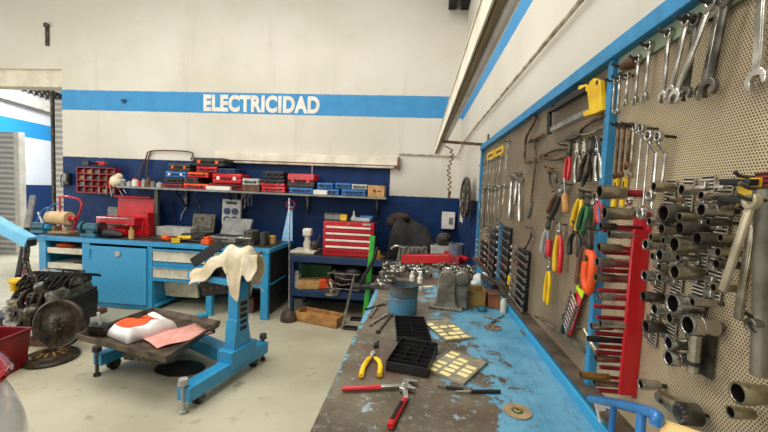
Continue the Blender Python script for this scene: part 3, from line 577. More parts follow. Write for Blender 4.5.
x, z, wd2, h2 = pbox(397, 235, 430, 250, YTB+.06)
r_ = thing('engine_cover', 'grey ribbed metal housing in front of the dark cloth', 'engine housing', (x, YTB+.02, ZTT))
w = MB(); w.box((0, 0.02, h2/2), (wd2, .1, h2), top=(.85, .9))
for i in range(7): w.box((-wd2*.4+wd2*.8*i/6, -.035, h2/2), (.012, .02, h2*.9))
w.build('housing', M['alu'], r_, bev=.005); MB().tube(spl([(-.1, -.03, h2*.9), (-.2, -.04, h2*1.02), (-.26, -.03, h2*.8)], 5), .015, 8).build('pipe', M['steel'], r_); MB().cyl((.1, -.03, h2*.8), (.12, -.06, h2*1.1), .012).build('lever', M['chrome'], r_)
# red open case with lid, lying across
p = at(403, 262, Y=3.95); q = at(466, 262, Y=3.85)
r_ = thing('pipe_tool', 'red painted beam lying at far end of cluttered bench', 'beam', (0, 0, 0)); za = at(403, 258.5, Y=3.75); zb2 = at(452, 258.5, Y=3.6)
w = MB(); w.bar(za, zb2, .1, .085); w.bar(at(446, 252, Y=3.8), at(468, 259, Y=3.45), .05, .03); w.build('beam', M['red'], r_, bev=.006); MB().bar(at(462, 262, Y=3.5), at(452, 259, Y=3.6), .09, .1).build('end_block', M['dred'], r_, bev=.006)
pp = (za+zb2)/2; MB().box((pp.x+.0, pp.y+.05, (pp.z-.05)/2), (.12, .12, pp.z-.05)).box((pp.x, pp.y+.05, .02), (.3, .3, .04)).build('stand', M['dsteel'], r_)
x, z, wd3, h3 = pbox(430, 249, 452, 259, YTB+.02); r_ = thing('cardboard_box', 'pale box below the white wall box near the corner', 'box', (x, YTB+.12, ZTT)); MB().box((0, 0, .1), (wd3, .24, .2)).build('carton', M['lgrey'], r_, bev=.004)
tag(MB().box((0, 0, .02), (.18, .14, .04), rot=(.2, .1, .3)).ball((0, 0, .07), (.09, .07, .06)).build('dark_cap', M['iron'], mx=(at(444, 245, Y=YTB+.12).x, YTB+.12, ZTT+.22)), 'dark casting on top of the pale corner box', 'casting')
a = at(441.5, 229, Y=WB-.1); b = at(455.5, 212.5, Y=WB-.1); r_ = thing('electrical_box', 'white electrical box mounted on the navy back wall', 'electrical box', ((a.x+b.x)/2, WB, (a.z+b.z)/2))
MB().box((0, -.05, 0), (b.x-a.x, .1, b.z-a.z)).build('housing', M['white'], r_, bev=.008); MB().box((.03, -.104, 0), (.05, .01, .09)).build('switch', M['grey'], r_, bev=.003); MB().tube([(0, -.04, -.1), (.02, -.04, -.2)], .012, 8).build('cable', M['black'], r_)
# grey drum in the corner, parts on the corner of table
p = at(466, 262, Y=3.6); tag(MB().lathe([(.09, 0), (.1, .3), (.105, .3), (.105, .33), (.09, .33), (.085, .05), (0, .05)], 20).build('grey_bin', pm('bluish_grey', '6f7584', .55, 0, '50545f', 10), mx=Mx.Translation((.385, 3.62, .78)) @ Mx.Diagonal((.75, .75, .9, 1))), 'bluish grey bin standing in the corner by tool board', 'bin')
tag(MB().box((0, 0, .38), (.24, .24, .02)).box((-.1, -.1, .185), (.03, .03, .37)).box((.1, -.1, .185), (.03, .03, .37)).box((-.1, .1, .185), (.03, .03, .37)).box((.1, .1, .185), (.03, .03, .37)).build('stool', M['dblue'], mx=Mx.Translation((.385, 3.62, 0)) @ Mx.Diagonal((.8, .8, 2, 1))), 'dark blue stand carrying the bluish grey bin', 'stand')
tag(MB().lathe([(.0, 0), (.08, 0), (.08, .03), (.03, .05), (.02, .1), (0, .1)], 14).build('brass_fitting', M['brass'], mx=(at(379, 250, Y=YTB+.1).x, YTB+.1, ZTT)), 'small brass fitting right of the red tool chest', 'fitting')
# lower shelf things
ZL = zb_
def low(px, dy=.15): return at(px, 280, Y=YTB+dy).x
lump('bottle', 0, [('body', M['lgrey'], MB().box((0, 0, .08), (.1, .12, .16))), ('cap', M['white'], MB().cyl((0, 0, .16), (0, 0, .2), .03))], (low(297), YTB+.12, ZL), 'pale jerrycan at left end of the lower table shelf', 'jerrycan')
tag(MB().box((0, 0, .13), (.44, .2, .26)).build('plastic_crate', M['dgreen'], mx=(low(316, .35), YTB+.4, ZL), bev=.012), 'dark green box at back of the lower table shelf', 'box')
tag(MB().box((0, 0, .05), (.26, .2, .1), rot=(0, 0, .3)).build('carton', M['card'], mx=(low(309), YTB+.14, ZL), bev=.004), 'flat carton in front of the green box', 'box')
tag(MB().box((0, 0, .06), (.15, .12, .12), rot=(0, 0, .2)).cyl((.06, 0, .06), (.12, 0, .07), .04).build('pump_motor', M['orange'], mx=(low(325), YTB+.16, ZL), bev=.012), 'orange motor lying on the lower table shelf', 'motor')
lump('bottle', 0, [('body', M['white'], MB().lathe([(.025, 0), (.025, .1), (.012, .12)], 12)), ('cap', M['lgrey'], MB().cyl((0, 0, .12), (0, 0, .15), .014))], (low(331, .03), YTB+.03, ZL), 'small white bottle at front edge of lower shelf', 'bottle')
r_ = thing('gearbox', 'dark gearbox with silver rods filling the lower table shelf', 'gearbox', (low(346), YTB+.16, ZL))
w = MB(); w.cyl((-.12, 0, .14), (.2, 0, .16), .14, .1, n=16).box((.3, 0, .12), (.2, .2, .22)).ball((.1, -.04, .2), (.14, .1, .12)); w.build('casing', M['grease'], r_)
w = MB()
for k in range(6): w.tube([(-.2+.05*(k*3%5), -.16, .05+.035*k), (.2-.06*(k*2%5), -.17, .04+.03*k+.04*(k%2))], .008, 6)
w.tube(spl([(-.16, -.16, .05), (-.2, -.17, .17), (-.1, -.16, .27)], 5), .01, 6); w.build('rods', M['dsteel'], r_)
MB().lathe([(.05, -.012), (.1, -.012), (.1, .012), (.05, .012)], 20, mx=TR(-.13, -.2, .02, rx=.2), closed=True).build('flange', M['steel'], r_)
# tilted steel bar, green post, wood crate and floor slots
a = at(354.5, 275, Y=3.98); b = at(342, 328, Z=.012); tag(MB().cyl(a, (b.x, b.y, .012), .016, n=8).build('steel_rod', M['steel']), 'steel rod leaning against the lower shelf of table', 'rod')
p0, p1 = at(371, 236, Y=3.7), at(364, 312, Y=3.7)
r_ = thing('green_jack_post', 'bright green steel post with black lever beside red chest', 'post', (p1.x, 3.7, 0))
MB().bar((0, 0, 0), (p0.x-p1.x+.02, 0, p0.z), .05, .05, up=(0, 1, 0)).build('post', M['green'], r_, bev=.004); MB().box((0, 0, .01), (.1, .1, .02)).build('base', M['green'], r_)
w = MB(); q0, q1 = p0.z-.1, .62; w.tube(spl([(.12, -.06, q0), (.08, -.07, q0-.14), (-.01, -.07, q0-.32), (-.05, -.06, q0-.45)], 5), .018, 8); w.tube([(-.12, -.05, .58), (.12, -.05, .6)], .035, 8); w.build('lever', M['black'], r_)
a = at(300, 318, Z=0); b = at(341, 326, Z=0)
T, L = frame((a.x, a.y, 0), (b.x, b.y, 0), (0, 0, 1)); r_ = thing('wooden_crate', 'low pine crate on the floor under the dark blue table', 'crate', T)
w = MB(); w.box((.0, -L/2, .015), (.2, L, .02)).box((-.1, -L/2, .06), (.018, L, .11)).box((.1, -L/2, .06), (.018, L, .11)); w.build('sides', M['wood'], r_, bev=.003)
for k in (0, 1): MB().box((0, -.009-(L-.018)*k, .06), (.2, .018, .11)).build('end_board', M['wood'], r_, bev=.003)
tag(MB().box((0, -L/2, .05), (.16, L*.8, .05)).build('wood_block', M['wood'], mx=T, bev=.004), 'wood block lying inside the low pine crate', 'block')
for i, (x0, y0, x1, y1) in enumerate(((349, 318, 366, 322), (344, 327, 357, 331))):
    p = at((x0+x1)/2, (y0+y1)/2, Z=0); tag(MB().box((0, 0, .012), (.17-.02*i, .09, .024)).build('rubber_pad', M['black'], mx=(p.x, p.y, 0), bev=.004), ('black rubber pad on floor behind the other, near bench', 'black rubber pad on floor nearest the bench corner')[i], 'pad')
# ------------------------------------------------------------------ engine stand with tray
def fl(px, py, z=0.): return at(px, py, Z=z)
fA, fB = fl(183, 396, .12), fl(263, 347, .12)          # cross beam under the column
fC, fD = fl(97, 361, .12), fl(205, 318, .12)            # far cross beam
base = fl(237, 366, .12)
es = thing('engine_stand', 'blue rolling engine stand with drip tray in the middle floor', 'engine stand', (base.x, base.y, 0))
bpy.context.view_layer.update()
def ep(name, mb, mats, parent=None, bev=.004):
    o = mb.build(name, mats, None, bev=bev); p_ = parent or es; o.parent = p_; o.matrix_parent_inverse = Mx() if parent else es.matrix_world.inverted(); return o
def z_(p, z): return V((p.x, p.y, z))
ep('cross_beam', MB().bar(z_(fA, .13), z_(fB, .13), .11, .1), M['blue'])
ep('cross_beam', MB().bar(z_(fC, .13), z_(fD, .13), .09, .09), M['blue'])
mid = fC.lerp(fD, .62); sp0 = fA.lerp(fB, .6)
ep('spine', MB().bar(z_(sp0, .16), z_(mid, .14), .12, .11), M['blue'])
dirx = (fB-fA).normalized(); diry = V((-dirx.y, dirx.x, 0)); diry = -diry if (mid-sp0).dot(diry) < 0 else diry
c0 = z_(fA.lerp(fB, .62), 0)
colz = at(230, 281, Y=c0.y).z
Tb = Mx((dirx, diry, V((0, 0, 1)))).transposed().to_4x4(); Tb.translation = c0
ep('column_foot', MB().box((0, 0, .2), (.3, .14, .14), mx=Tb).prism([(-.1, .26), (.1, .26), (.05, .5), (-.08, .5)], -.05, .05, mx=Tb @ TR(rx=pi/2)), M['blue'])
col_ = ep('column', MB().box((0, 0, (.2+colz)/2), (.135, .09, colz-.2), mx=Tb), M['blue'])
ep('sticker', MB().box((-.0, -.047, colz*.66), (.09, .004, .26), mx=Tb), M['grey'])
w = MB()
for k in range(5): ep('slot', MB().box((0, -.05, colz*.66-.1+.05*k), (.075, .004, .03), mx=Tb), M['black'], bev=0)
hd = at(195, 274, Y=c0.y+.1); 
ep('head_arm', MB().bar(z_(c0, colz+.0), z_(hd, colz+.02), .16, .05), M['blue'])
T2, L2 = frame(at(196, 273, Y=c0.y+.02), at(200, 296, Y=c0.y+.02), (0, -1, 0))
pl = ep('mount_plate', MB().box((.14, -.1, .0), (.24, .2, .015), mx=T2), M['black'])
for i in range(4):
    for j in range(3): ep('plate_hole', MB().cyl((.06+.055*i, -.04-.05*j, .007), (.06+.055*i, -.04-.05*j, .012), .012, n=10, mx=T2), M['brown'], pl, bev=0)
ep('mount_plate', MB().bar(at(193, 263, Y=c0.y+.12), at(222, 243, Y=c0.y+.12), .03, .08, up=(.5, 0, 1)), M['black'])
ep('lever', MB().tube([at(250, 258, Y=c0.y-.02), at(262, 252, Y=c0.y-.02)], .016, 8).tube([at(251, 259, Y=c0.y), at(249, 300, Y=c0.y-.05)], .008, 8), M['dsteel'])
for k, (p, s) in enumerate(((fA, 1), (fB, 1), (fC, 1))):
    q = z_(p, 0); e = ep('leveling_bolt', MB().cyl(q+V((0, 0, .0)), q+V((0, 0, .22)), .013, n=10).cyl(q+V((0, 0, .0)), q+V((0, 0, .02)), .026, n=12).cyl(q+V((0, 0, .2)), q+V((0, 0, .24)), .034, .03, n=8), M['lgrey' if k == 0 else 'dsteel'], bev=0)
for p, q in ((fA, fB), (fB, fA), (fC, fD), (fD, fC)):
    d = (q-p).normalized()*.13; c = z_(p+d, .05); n_ = diry*.022
    wh = ep('caster_wheel', MB().cyl(c-n_, c+n_, .05, n=18), M['rubber'], bev=.006); ep('caster_fork', MB().cyl(c-n_*1.5, c-n_*1.1, .03, n=10).cyl(c+n_*1.1, c+n_*1.5, .03, n=10).box(tuple(c+V((0, 0, .055))), (.07, .07, .012)), M['dsteel'], wh, bev=0)
# tray
ZTY = .39
tA, tB_, tC, tD = (fl(*p, ZTY) for p in ((75, 334), (166, 357), (221, 321), (153, 307)))
w = MB(); P = [tA, tB_, tC, tD]; cen = sum(P, V())/4
inn = [p+(cen-p)*.035 for p in P]; low_ = [p+(cen-p)*.09 for p in P]; dz = V((0, 0, -.042))
bot = [p+dz for p in low_]; bo2 = [p+(cen-p)*.03+dz*1.15 for p in P]
w.add(P+inn+bot+bo2, [(i, (i+1) % 4, 4+(i+1) % 4, 4+i) for i in range(4)]+[(4+i, 4+(i+1) % 4, 8+(i+1) % 4, 8+i) for i in range(4)]+[(8, 9, 10, 11)]+[(i, 12+i, 12+(i+1) % 4, (i+1) % 4) for i in range(4)]+[(15, 14, 13, 12)])
ep('drip_tray', w, pm('tray_metal', '6a5a47', .45, .35, '35291e', 8, bump=.15), bev=0)
ep('tray_bracket', MB().bar(z_(cen, .18), z_(cen, .325), .3, .3, up=(0, 1, 0)).bar(z_(cen, .25), z_(tC.lerp(cen, .1), .33), .06, .06), M['dsteel'])
zt0 = ZTY-.042
# things in the tray: white-orange parts box, pink sheet, black tin
a, b = fl(116, 340, zt0), fl(163, 326, zt0); T, L = frame(z_(a, zt0), z_(b, zt0), (0, 0, 1))
def boxpaper(): pass
r_ = thing('parts_carton', 'crumpled white and orange parts bag lying in drip tray', 'bag', T)
def pil(u, v):
    e = (min(u, 1-u, .12)/.12)**.45*(min(v, 1-v, .12)/.12)**.45
    return ((v-.5)*.32, -L*1.1*u+.0, .005+e*(.085+.012*math.sin(u*11+v*5)))
MB().grid(pil, 26, 16).build('bag', pm('bag_white', 'efece8', .45, 0, 'dcd6d0', 7), r_, solid=.004)
def stripe(u, v):
    u2, v2 = .12+.62*u, .3+.06*math.sin(u*9)+.58*v-.0; x, y, z = pil(u2, min(.93, v2)); return (x, y, z+.006)
MB().grid(stripe, 18, 8).build('orange_print', M['orange'], r_, solid=.003)
def spot(u, v):
    x, y, z = pil(.42+.2*u, .6+.16*v); return (x, y, z+.0105)
MB().grid(spot, 6, 6).build('printed_part', M['olivec'], r_, solid=.003)
a, b = fl(150, 345, zt0), fl(205, 330, zt0); T, L = frame(z_(a, zt0+.004), z_(b, zt0+.004), (0, 0, 1))
tag(MB().grid(lambda u, v: ((v-.42)*.3, -L*1.0*u, .008+.006*math.sin(u*9+v*4)), 12, 6).build('paper_sheet', M['pink'], mx=T, solid=.003), 'pink paper sheet lying at front of the drip tray', 'paper')
p = fl(101, 334, zt0); lump('oil_tin', 0, [('body', M['grease'], MB().box((0, 0, .04), (.14, .1, .07))), ('brush', M['lgrey'], MB().cyl((0, 0, .05), (-.02, 0, .17), .012, n=8))], (p.x, p.y, zt0+.003), 'greasy black tin with pale brush in left of tray', 'tin')
p = fl(153, 356, 0); tag(MB().lathe([(0, 0), (.13, 0), (.18, .14), (.16, .14), (.1, .03), (0, .03)], 20).build('catch_pan', M['lgrey'], mx=(fl(145, 362).x+.12, fl(145, 362).y+.1, 0)), 'pale basin on the floor under the drip tray', 'basin')
p = fl(172, 374); tag(MB().grid(lambda u, v: (.42*(u-.5)*math.sin(pi*v)**.5, .3*(v-.5), .002), 10, 10).build('oil_stain', M['grease'], mx=(p.x, p.y+.1, .0)), 'black oil puddle on floor under the engine stand', 'puddle')
# cloth over the head
ck = [at(x, y, Y=c0.y+dy) for x, y, dy in ((194, 276, .05), (214, 264, .02), (232, 251, 0), (250, 254, .0), (260, 262, 0))]
r0 = random.Random(4)
def cl(u, v):
    k = u*(len(ck)-1); i = min(int(k), len(ck)-2); f = k-i; p = ck[i].lerp(ck[i+1], f)
    dr_ = 0
    drop = max(0, abs(v-.42)-.14)
    ln = (1.0 if .5 < u < .72 else (.25 if u < .45 else .5)); z = -drop*1.35*ln
    yy = (.42*min(.14, abs(v-.42))+.1*drop)*(1 if v > .42 else -1)
    return (p.x+.03*math.sin(v*14+u*5)*drop*4, p.y+yy, p.z+.03+z+.016*math.sin(u*26+v*4)+.012*math.sin(v*19-u*12))
tag(MB().grid(lambda u, v: cl(u, 1-v), 40, 24).build('rag_cloth', M['cloth'], solid=.008, sub=1), 'crumpled cream cloth draped over head of engine stand', 'cloth')
# ------------------------------------------------------------------ engine on the floor
p = fl(52, 344); ex, ey = p.x, p.y+.12
en = thing('car_engine', 'greasy car engine lying on the floor at left', 'engine', TR(ex-.11, ey, 0, rz=.12) @ Mx.Diagonal((.63, 1, .97, 1))); s_ = 1
w = MB(); w.box((0, .12, .3), (.56, .42, .3)).box((-.03, .12, .12), (.44, .34, .24), top=(1.1, 1.1)).box((.22, .05, .34), (.22, .5, .16)); w.build('block', M['grease'], en, bev=.012)
w = MB(); w.box((-.06, .1, .5), (.72, .34, .12), rot=(.15, .1, 0), top=(.92, .85)); w.build('cylinder_head', M['alu'], en, bev=.012)
w = MB()
for i in range(7): w.tube([(-.36+.1*i+.03*(i%3), -.1, .53), (-.35+.1*i, .0, .6+.015*(i%2)), (-.3+.09*i, .22, .6)], .012+.006*(i*2%3), 8)
w.box((-.05, .1, .585), (.74, .24, .05), rot=(.15, .08, 0)); w.build('valve_cover', M['grease'], en)
w = MB()
for i in range(4): w.tube(spl([(-.3+.13*i, -.04, .52), (-.32+.14*i, -.15-.02*(i%2), .5), (-.3+.12*i, -.2, .42-.03*i), (-.24+.1*i, -.17, .34)], 4), .02+.006*(i%2), 9)
w.build('intake_pipe', M['grease2'], en)
T = Mx.Diagonal((1/.63, 1, 1, 1)) @ TR(.29, -.24, .26, rx=pi/2-.12, ry=.15)
f_ = MB().lathe([(0, 0), (.07, 0), (.08, .012), (.2, .012), (.22, .02), (.225, .05), (.21, .06), (.17, .045), (.09, .045), (.07, .06), (0, .06)], 40, mx=T).build('flywheel', M['grease2'], en)
for k in range(8): a = 2*pi*k/8; MB().cyl((.05*math.cos(a), .05*math.sin(a), .06), (.05*math.cos(a), .05*math.sin(a), .07), .01, n=6, mx=T).build('bolt', M['olive'], f_)
w = MB()
for z, r in ((.2, .1), (.26, .085), (.32, .1), (.38, .075)): w.cyl((-.42, -.1, z), (-.42, -.1, z+.035), r, n=20)
w.cyl((-.42, -.1, .12), (-.42, -.1, .45), .03); w.build('pulley', M['steel'], en)
MB().box((-.12, -.2, .3), (.28, .1, .14), rot=(0, .2, 0)).cyl((-.3, -.2, .2), (-.1, -.24, .2), .07, n=14).ball((.02, -.22, .36), (.1, .08, .06)).build('alternator', M['dsteel'], en, bev=.004)
MB().cyl((.3, -.1, .5), (.3, -.26, .48), .06, n=16).cyl((.2, -.2, .5), (.3, -.22, .52), .035).build('thermostat', M['alu'], en, bev=.004)
for k in range(16):
    a, b = RND.uniform(-.4, .34), RND.uniform(-.24, .1); z = RND.uniform(.3, .58) if b < -.1 else RND.uniform(.56, .62); q = RND.uniform(.02, .05)
    (MB().box((a, b, z), (q*2.4, q*1.6, q*1.5), rot=(RND.uniform(-.5, .5), RND.uniform(-.5, .5), RND.uniform(-1, 1))) if k % 2 else MB().cyl((a-q, b, z), (a+q, b-.03, z+.02), q*.8, n=12)).build('fitting', M[('dsteel', 'alu', 'grease', 'olive')[k % 4]], en, bev=.003)
w = MB()
for k in range(9): x = -.34+.09*k; w.tube(spl([(x, -.14+.02*(k % 3), .56), (x+.06, -.05, .66), (x+.11, .08, .64), (x+.1, .2, .6)], 4), .014, 6)
w.build('hose', M['rubber'], en)
w = MB(); w.box((0, .1, .05), (.6, .1, .1)).box((-.1, -.15, .03), (.5, .1, .06)); w.build('wood_support', M['brown'], en)
for k in range(22): a = RND.uniform(-.38, .3); b = RND.uniform(-.14, .24); MB().cyl((a, b, .58), (a+RND.uniform(-.02, .02), b, .63+RND.uniform(0, .03)), .014, n=6).build('stud', M['alu'], en)
a, b = fl(80, 319, .1), fl(107, 311.5, .1); T, L = frame(a, b, (0, 0, 1)); tag(MB().prism([(-.05, 0), (.05, 0), (.07, -L*.5), (.05, -L), (-.03, -L*.95), (-.06, -L*.5)], 0, .05).build('wood_wedge', M['brown'], mx=T, bev=.006), 'brown wooden wedge sticking out from beside the engine', 'wedge')
p = fl(51, 359); T = TR(p.x, p.y, .0)
dc = MB().lathe([(0, .0), (.19, .0), (.2, .02), (.19, .035), (.14, .045), (.13, .06), (.06, .075), (.05, .05), (0, .05)], 36).build('clutch_plate', M['grease2'], mx=T); tag(dc, 'round clutch pressure plate lying flat on the floor', 'clutch plate')
for k in range(12): a = 2*pi*k/12; MB().bar((.06*math.cos(a), .06*math.sin(a), .075), (.125*math.cos(a), .125*math.sin(a), .06), .018, .008).build('spring_finger', M['brass'], dc)
# red bucket
p = fl(-22, 380); 
r_ = thing('red_bucket', 'dark red plastic bin beside the car at lower left', 'bin', (p.x, p.y+.1, 0))
MB().lathe([(0, 0), (.19, 0), (.22, .3), (.235, .3), (.235, .32), (.21, .32), (.18, .02), (0, .02)], 4, mx=TR(rz=.9)).build('body', pm('bucket_red', '8e1620', .4, 0, '6c0f18', 5), r_, bev=.012)
# ------------------------------------------------------------------ hoist arm, chain, jack handle
Yh = 3.0
r_ = thing('engine_hoist', 'light blue boom of an engine hoist reaching in from left', 'hoist', (0, 0, 0))
a, b = at(-40, 203, Y=Yh), at(31, 242, Y=Yh); pt = pm('hoist_blue', '7cc4e4', .45, 0, '5fb0d6', 10)
MB().bar(a, b, .09, .1, up=(0, 0, 1)).build('boom', pt, r_, bev=.004)
aa = at(-60, 215, Y=Yh+.35); MB().bar((a.x, Yh, a.z), (a.x-.05, Yh, .1), .1, .1, up=(0, 1, 0)).bar((a.x-.6, Yh, .08), (a.x+.1, Yh, .08), .1, .1).build('mast', pt, r_)
MB().box(tuple(b), (.02, .085, .07)).build('end_socket', M['black'], r_)
c = [at(x, y, Y=Yh) for x, y in ((26, 240), (27, 250), (26, 260), (29, 272), (33, 276))]; P = spl(c, 5); w = MB()
for i in range(len(P)-1):
    m_ = (P[i]+P[i+1])/2; d = (P[i+1]-P[i]).normalized(); sd = V((1, 0, 0)) if i % 2 else V((0, 1, 0)); L = .05
    w.tube([m_+d*L*.62*math.cos(t)+sd*.02*math.sin(t) for t in [2*pi*k/10 for k in range(10)]], .009, 5, closed=True)
tag(w.build('chain', M['dsteel']), 'steel chain hanging from the end of the hoist boom', 'chain')
a, b = at(33, 197, Y=4.4), at(18, 277, Y=3.55); r_ = thing('jack_handle', 'grey and black jack handle leaning behind the hoist boom', 'jack', (0, 0, 0))
k = a.lerp(b, .45); MB().cyl(a, k, .035, n=12).build('grip', M['grey'], r_); MB().cyl(k, b, .028, n=12).build('shaft', M['black'], r_); MB().cyl((b.x, b.y, b.z), (b.x, b.y, 0), .03).box((b.x, b.y, .05), (.3, .5, .1)).build('jack', M['black'], r_)
a, b = at(27, 243, Y=3.75), at(23, 280, Y=3.75); tag(MB().cyl(a, (b.x, b.y, .0), .025, n=8).build('red_lever', M['dred']), 'thin dark red lever standing beside the hanging chain', 'lever')
p = at(17, 281, Y=ey); tag(MB().ball((0, 0, 0), (.08, .06, .035)).cyl((-.03, 0, -.1), (-.03, 0, 0), .03).build('oil_filler', M['yellow'], mx=(p.x, ey, p.z)), 'yellow cap on top of engine below the hanging chain', 'cap')
for i, (pts, c_) in enumerate((([(36, 225), (40, 215), (46, 208), (54, 210)], 'caseblue'), ([(38, 212), (42, 222), (46, 233)], 'white'))):
    tag(MB().tube(spl([at(x, y, Y=4.6) for x, y in pts], 6), .012, 7).build('air_hose', M[c_]), ('blue air hose curving beside the paper roll stand', 'thin white hose beside the blue pump')[i], 'hose')
# ------------------------------------------------------------------ car corner at lower left
Yc = 1.62
car = thing('car', 'rear corner of a silver white car with red tail light', 'car', Mx.Translation((-2.83, .2, 0)) @ Mx.Diagonal((1, 1, .9, 1)))
e1 = at(31, 432, Y=Yc-.15); e0 = at(8, 342, Y=Yc-.25)
xc = e1.x+.02
def shell(z): # half width and rear reach at a height
    return None
w = MB(); NU = 48
levels = [(.2, .95), (.35, 1.0), (.5, .992), (.63, .975), (.74, .955), (.84, .933), (.94, .912), (1.02, .88), (1.1, .8), (1.35, .66), (1.45, .5)]
PW = .34; kc = .7071**PW; cc = at(31, 432, Y=1.2); hw = (cc.x-.03+2.6)/kc; hl = (1.2+.75)/kc
vs = []
for z, k in levels:
    for i in range(NU):
        a = 2*pi*i/NU; cx_, sx_ = math.cos(a), math.sin(a); pw = PW
        vs.append((hw*k*math.copysign(abs(cx_)**pw, cx_), -.75+(hl*(k if z < .9 else k*.98))*math.copysign(abs(sx_)**pw, sx_), z))
fs = [(j*NU+i, j*NU+(i+1) % NU, (j+1)*NU+(i+1) % NU, (j+1)*NU+i) for j in range(len(levels)-1) for i in range(NU)]+[tuple(range(NU))[::-1], tuple(range((len(levels)-1)*NU, len(levels)*NU))]
w.add(vs, fs); w.build('body', pm('car_silver', 'e4e2dc', .25, .1, 'dedbd4', 3, coat=.6), car, sub=1, ang=60)
def sup(a, k, out): 
    return V((hw*k*out*math.copysign(abs(math.cos(a))**PW, math.cos(a)), -.75+hl*k*out*math.copysign(abs(math.sin(a))**PW, math.sin(a)), 0))
def lamp(u, v):
    a = .3+1.0*u; z = .77+.2*v; k = .962-.056*v; p = sup(a, k, 1.008+.004*math.sin(pi*u)*math.sin(pi*v)); return (p.x, p.y, z)
MB().grid(lamp, 16, 6).build('tail_light', pm('lamp_red', 'e01010', .12, 0, 'c00a0c', 6, coat=1), car, solid=.02)
for sx in (-1, 1):
    for y in (.55, -1.95): MB().cyl((sx*(hw-.22), y, .31), (sx*(hw-.03), y, .31), .31, n=28).build('wheel', M['rubber'], car)
# ------------------------------------------------------------------ main bench
BL = (at(315, 428, Z=BD).x+at(362.7, 326, Z=BD).x)/2; BL -= .012; BRX = .425; BF = at(430, 266, Z=BD).y; BN = -.35
t = NT('worn_bench_top'); X_, Y_ = t.sep.outputs[0], t.sep.outputs[1]
big = t.noise(3.2, 6, rough=.65); mid_ = t.noise(11, 7, rough=.7); fine = t.noise(45, 5, rough=.7); scr = t.noise(6, 6, t.scaled(9, 1.2, 1), .7)
bias = t.math('MULTIPLY_ADD', X_, 1.35, .27)
lft = t.math('MULTIPLY', t.smooth(t.math('MULTIPLY', X_, -1.), .12, .21), t.smooth(Y_, 1.15, 1.7)); bias = t.math('MULTIPLY_ADD', lft, .45, bias)
edge = t.smooth(t.math('MULTIPLY', X_, -1.), .185, .2); bias = t.math('MULTIPLY_ADD', edge, .42, bias)
near = t.smooth(Y_, 1.15, .75); bias = t.math('MULTIPLY_ADD', near, -.1, bias)
v = t.math('ADD', bias, t.math('MULTIPLY_ADD', big, 1.0, -.53)); v = t.math('ADD', v, t.math('MULTIPLY_ADD', mid_, 1.5, -.76)); v = t.math('ADD', v, t.math('MULTIPLY_ADD', fine, .55, -.27))
blue = t.mix(t.smooth(mid_, .3, .7), lin('4784a2'), lin('669db5')); blue = t.mix(t.math('MULTIPLY', t.smooth(scr, .55, .66), .55), blue, lin('415a69'))
brn = t.mix(t.smooth(big, .35, .62), lin('4a4032'), lin('6b6350')); brn = t.mix(t.smooth(fine, .5, .75), brn, lin('7b7260')); brn = t.mix(t.math('MULTIPLY', t.smooth(mid_, .6, .66), .8), brn, lin('9fb4bd'))
red_ = t.noise(2.1, 7, rough=.7); brn = t.mix(t.math('MULTIPLY', t.smooth(red_, .48, .62), .7), brn, lin('56352c')); brn = t.mix(t.math('MULTIPLY', t.smooth(t.noise(30, 6, rough=.75), .6, .66), .75), brn, lin('8fa3a8')); brn = t.mix(t.math('MULTIPLY', t.smooth(scr, .6, .66), .5), brn, lin('6b3b34'))
col = t.mix(t.smooth(v, .42, .5), brn, blue); t.bump(fine, .15, .004); MBT = t.done(col, t.math('MULTIPLY_ADD', mid_, .3, .3))
bn = thing('main_bench', 'long worn blue and brown steel bench under the tool board', 'workbench', (0, 0, 0))
MB().box(((BL+BRX+.05)/2, (BF+BN)/2, BD-.02), (BRX+.05-BL, BF-BN, .04)).build('worktop', MBT, bn, bev=.003)
MB().box((BL+.004, (BF+BN)/2, BD-.07), (.008, BF-BN, .06)).build('edge_strip', pm('edge_blue', '8cc3de', .5, 0, '5a9cc4', 9), bn)
w = MB(); w.box(((BL+BRX)/2+.05, (BF+BN)/2, BD/2-.04), (BRX-BL-.12, BF-BN-.2, BD-.14)); w.build('cabinet', M['dsteel'], bn)
for y in (BN+.06, BF-.06):
    for x in (BL+.05, BRX-.02): MB().box((x, y, BD/2-.02), (.05, .05, BD-.04)).build('leg', M['bluew'], bn)
MB().box((BRX+.014, (BF+BN)/2, BD+.014), (.034, BF-BN, .03)).box((BRX+.035, (BF+BN)/2, BD+.005), (.03, BF-BN, .012)).build('back_rail', M['bluew'], bn, bev=.003)
ZB = BD+.0005
def onb(px, py, z=0.): p = at(px, py, Z=BD+z); return V((p.x, p.y, BD+.0008))
def bframe(a, b, z=0.):
    return frame(onb(*a)+V((0, 0, z)), onb(*b)+V((0, 0, z)), (0, 0, 1))
# pot
p = onb(402, 316); rr = (at(417, 310, Y=p.y).x-at(387, 310, Y=p.y).x)/2; p.y += rr*.8; hh = at(402, 284, Y=p.y).z-BD
t = NT('pot_paint'); n2 = t.noise(9, 6, rough=.65); z = t.sep.outputs[2]; k = t.math('ADD', t.math('MULTIPLY', z, -5.), t.math('MULTIPLY_ADD', n2, 1.4, -.3)); MPOT = t.done(t.mix(t.smooth(k, -.3, .25), lin('514c40'), lin('4d86a3')), .5, .2); 
r_ = thing('steel_pot', 'round steel pot with flaking blue paint on the bench', 'pot', p)
MB().lathe([(0, .004), (rr*.93, 0), (rr*.97, .01), (rr*.99, hh*.55), (rr*.95, hh*.57), (rr*.95, hh*.62), (rr, hh*.64), (rr*1.02, hh*.97), (rr*1.03, hh), (rr*.95, hh), (rr*.93, hh*.9), (rr*.9, .02), (0, .015)], 36).build('body', MPOT, r_)
MB().lathe([(rr*.985, hh*.965), (rr*1.05, hh*.965), (rr*1.05, hh), (rr*.985, hh)], 36, closed=True).build('rim', M['iron'], r_)
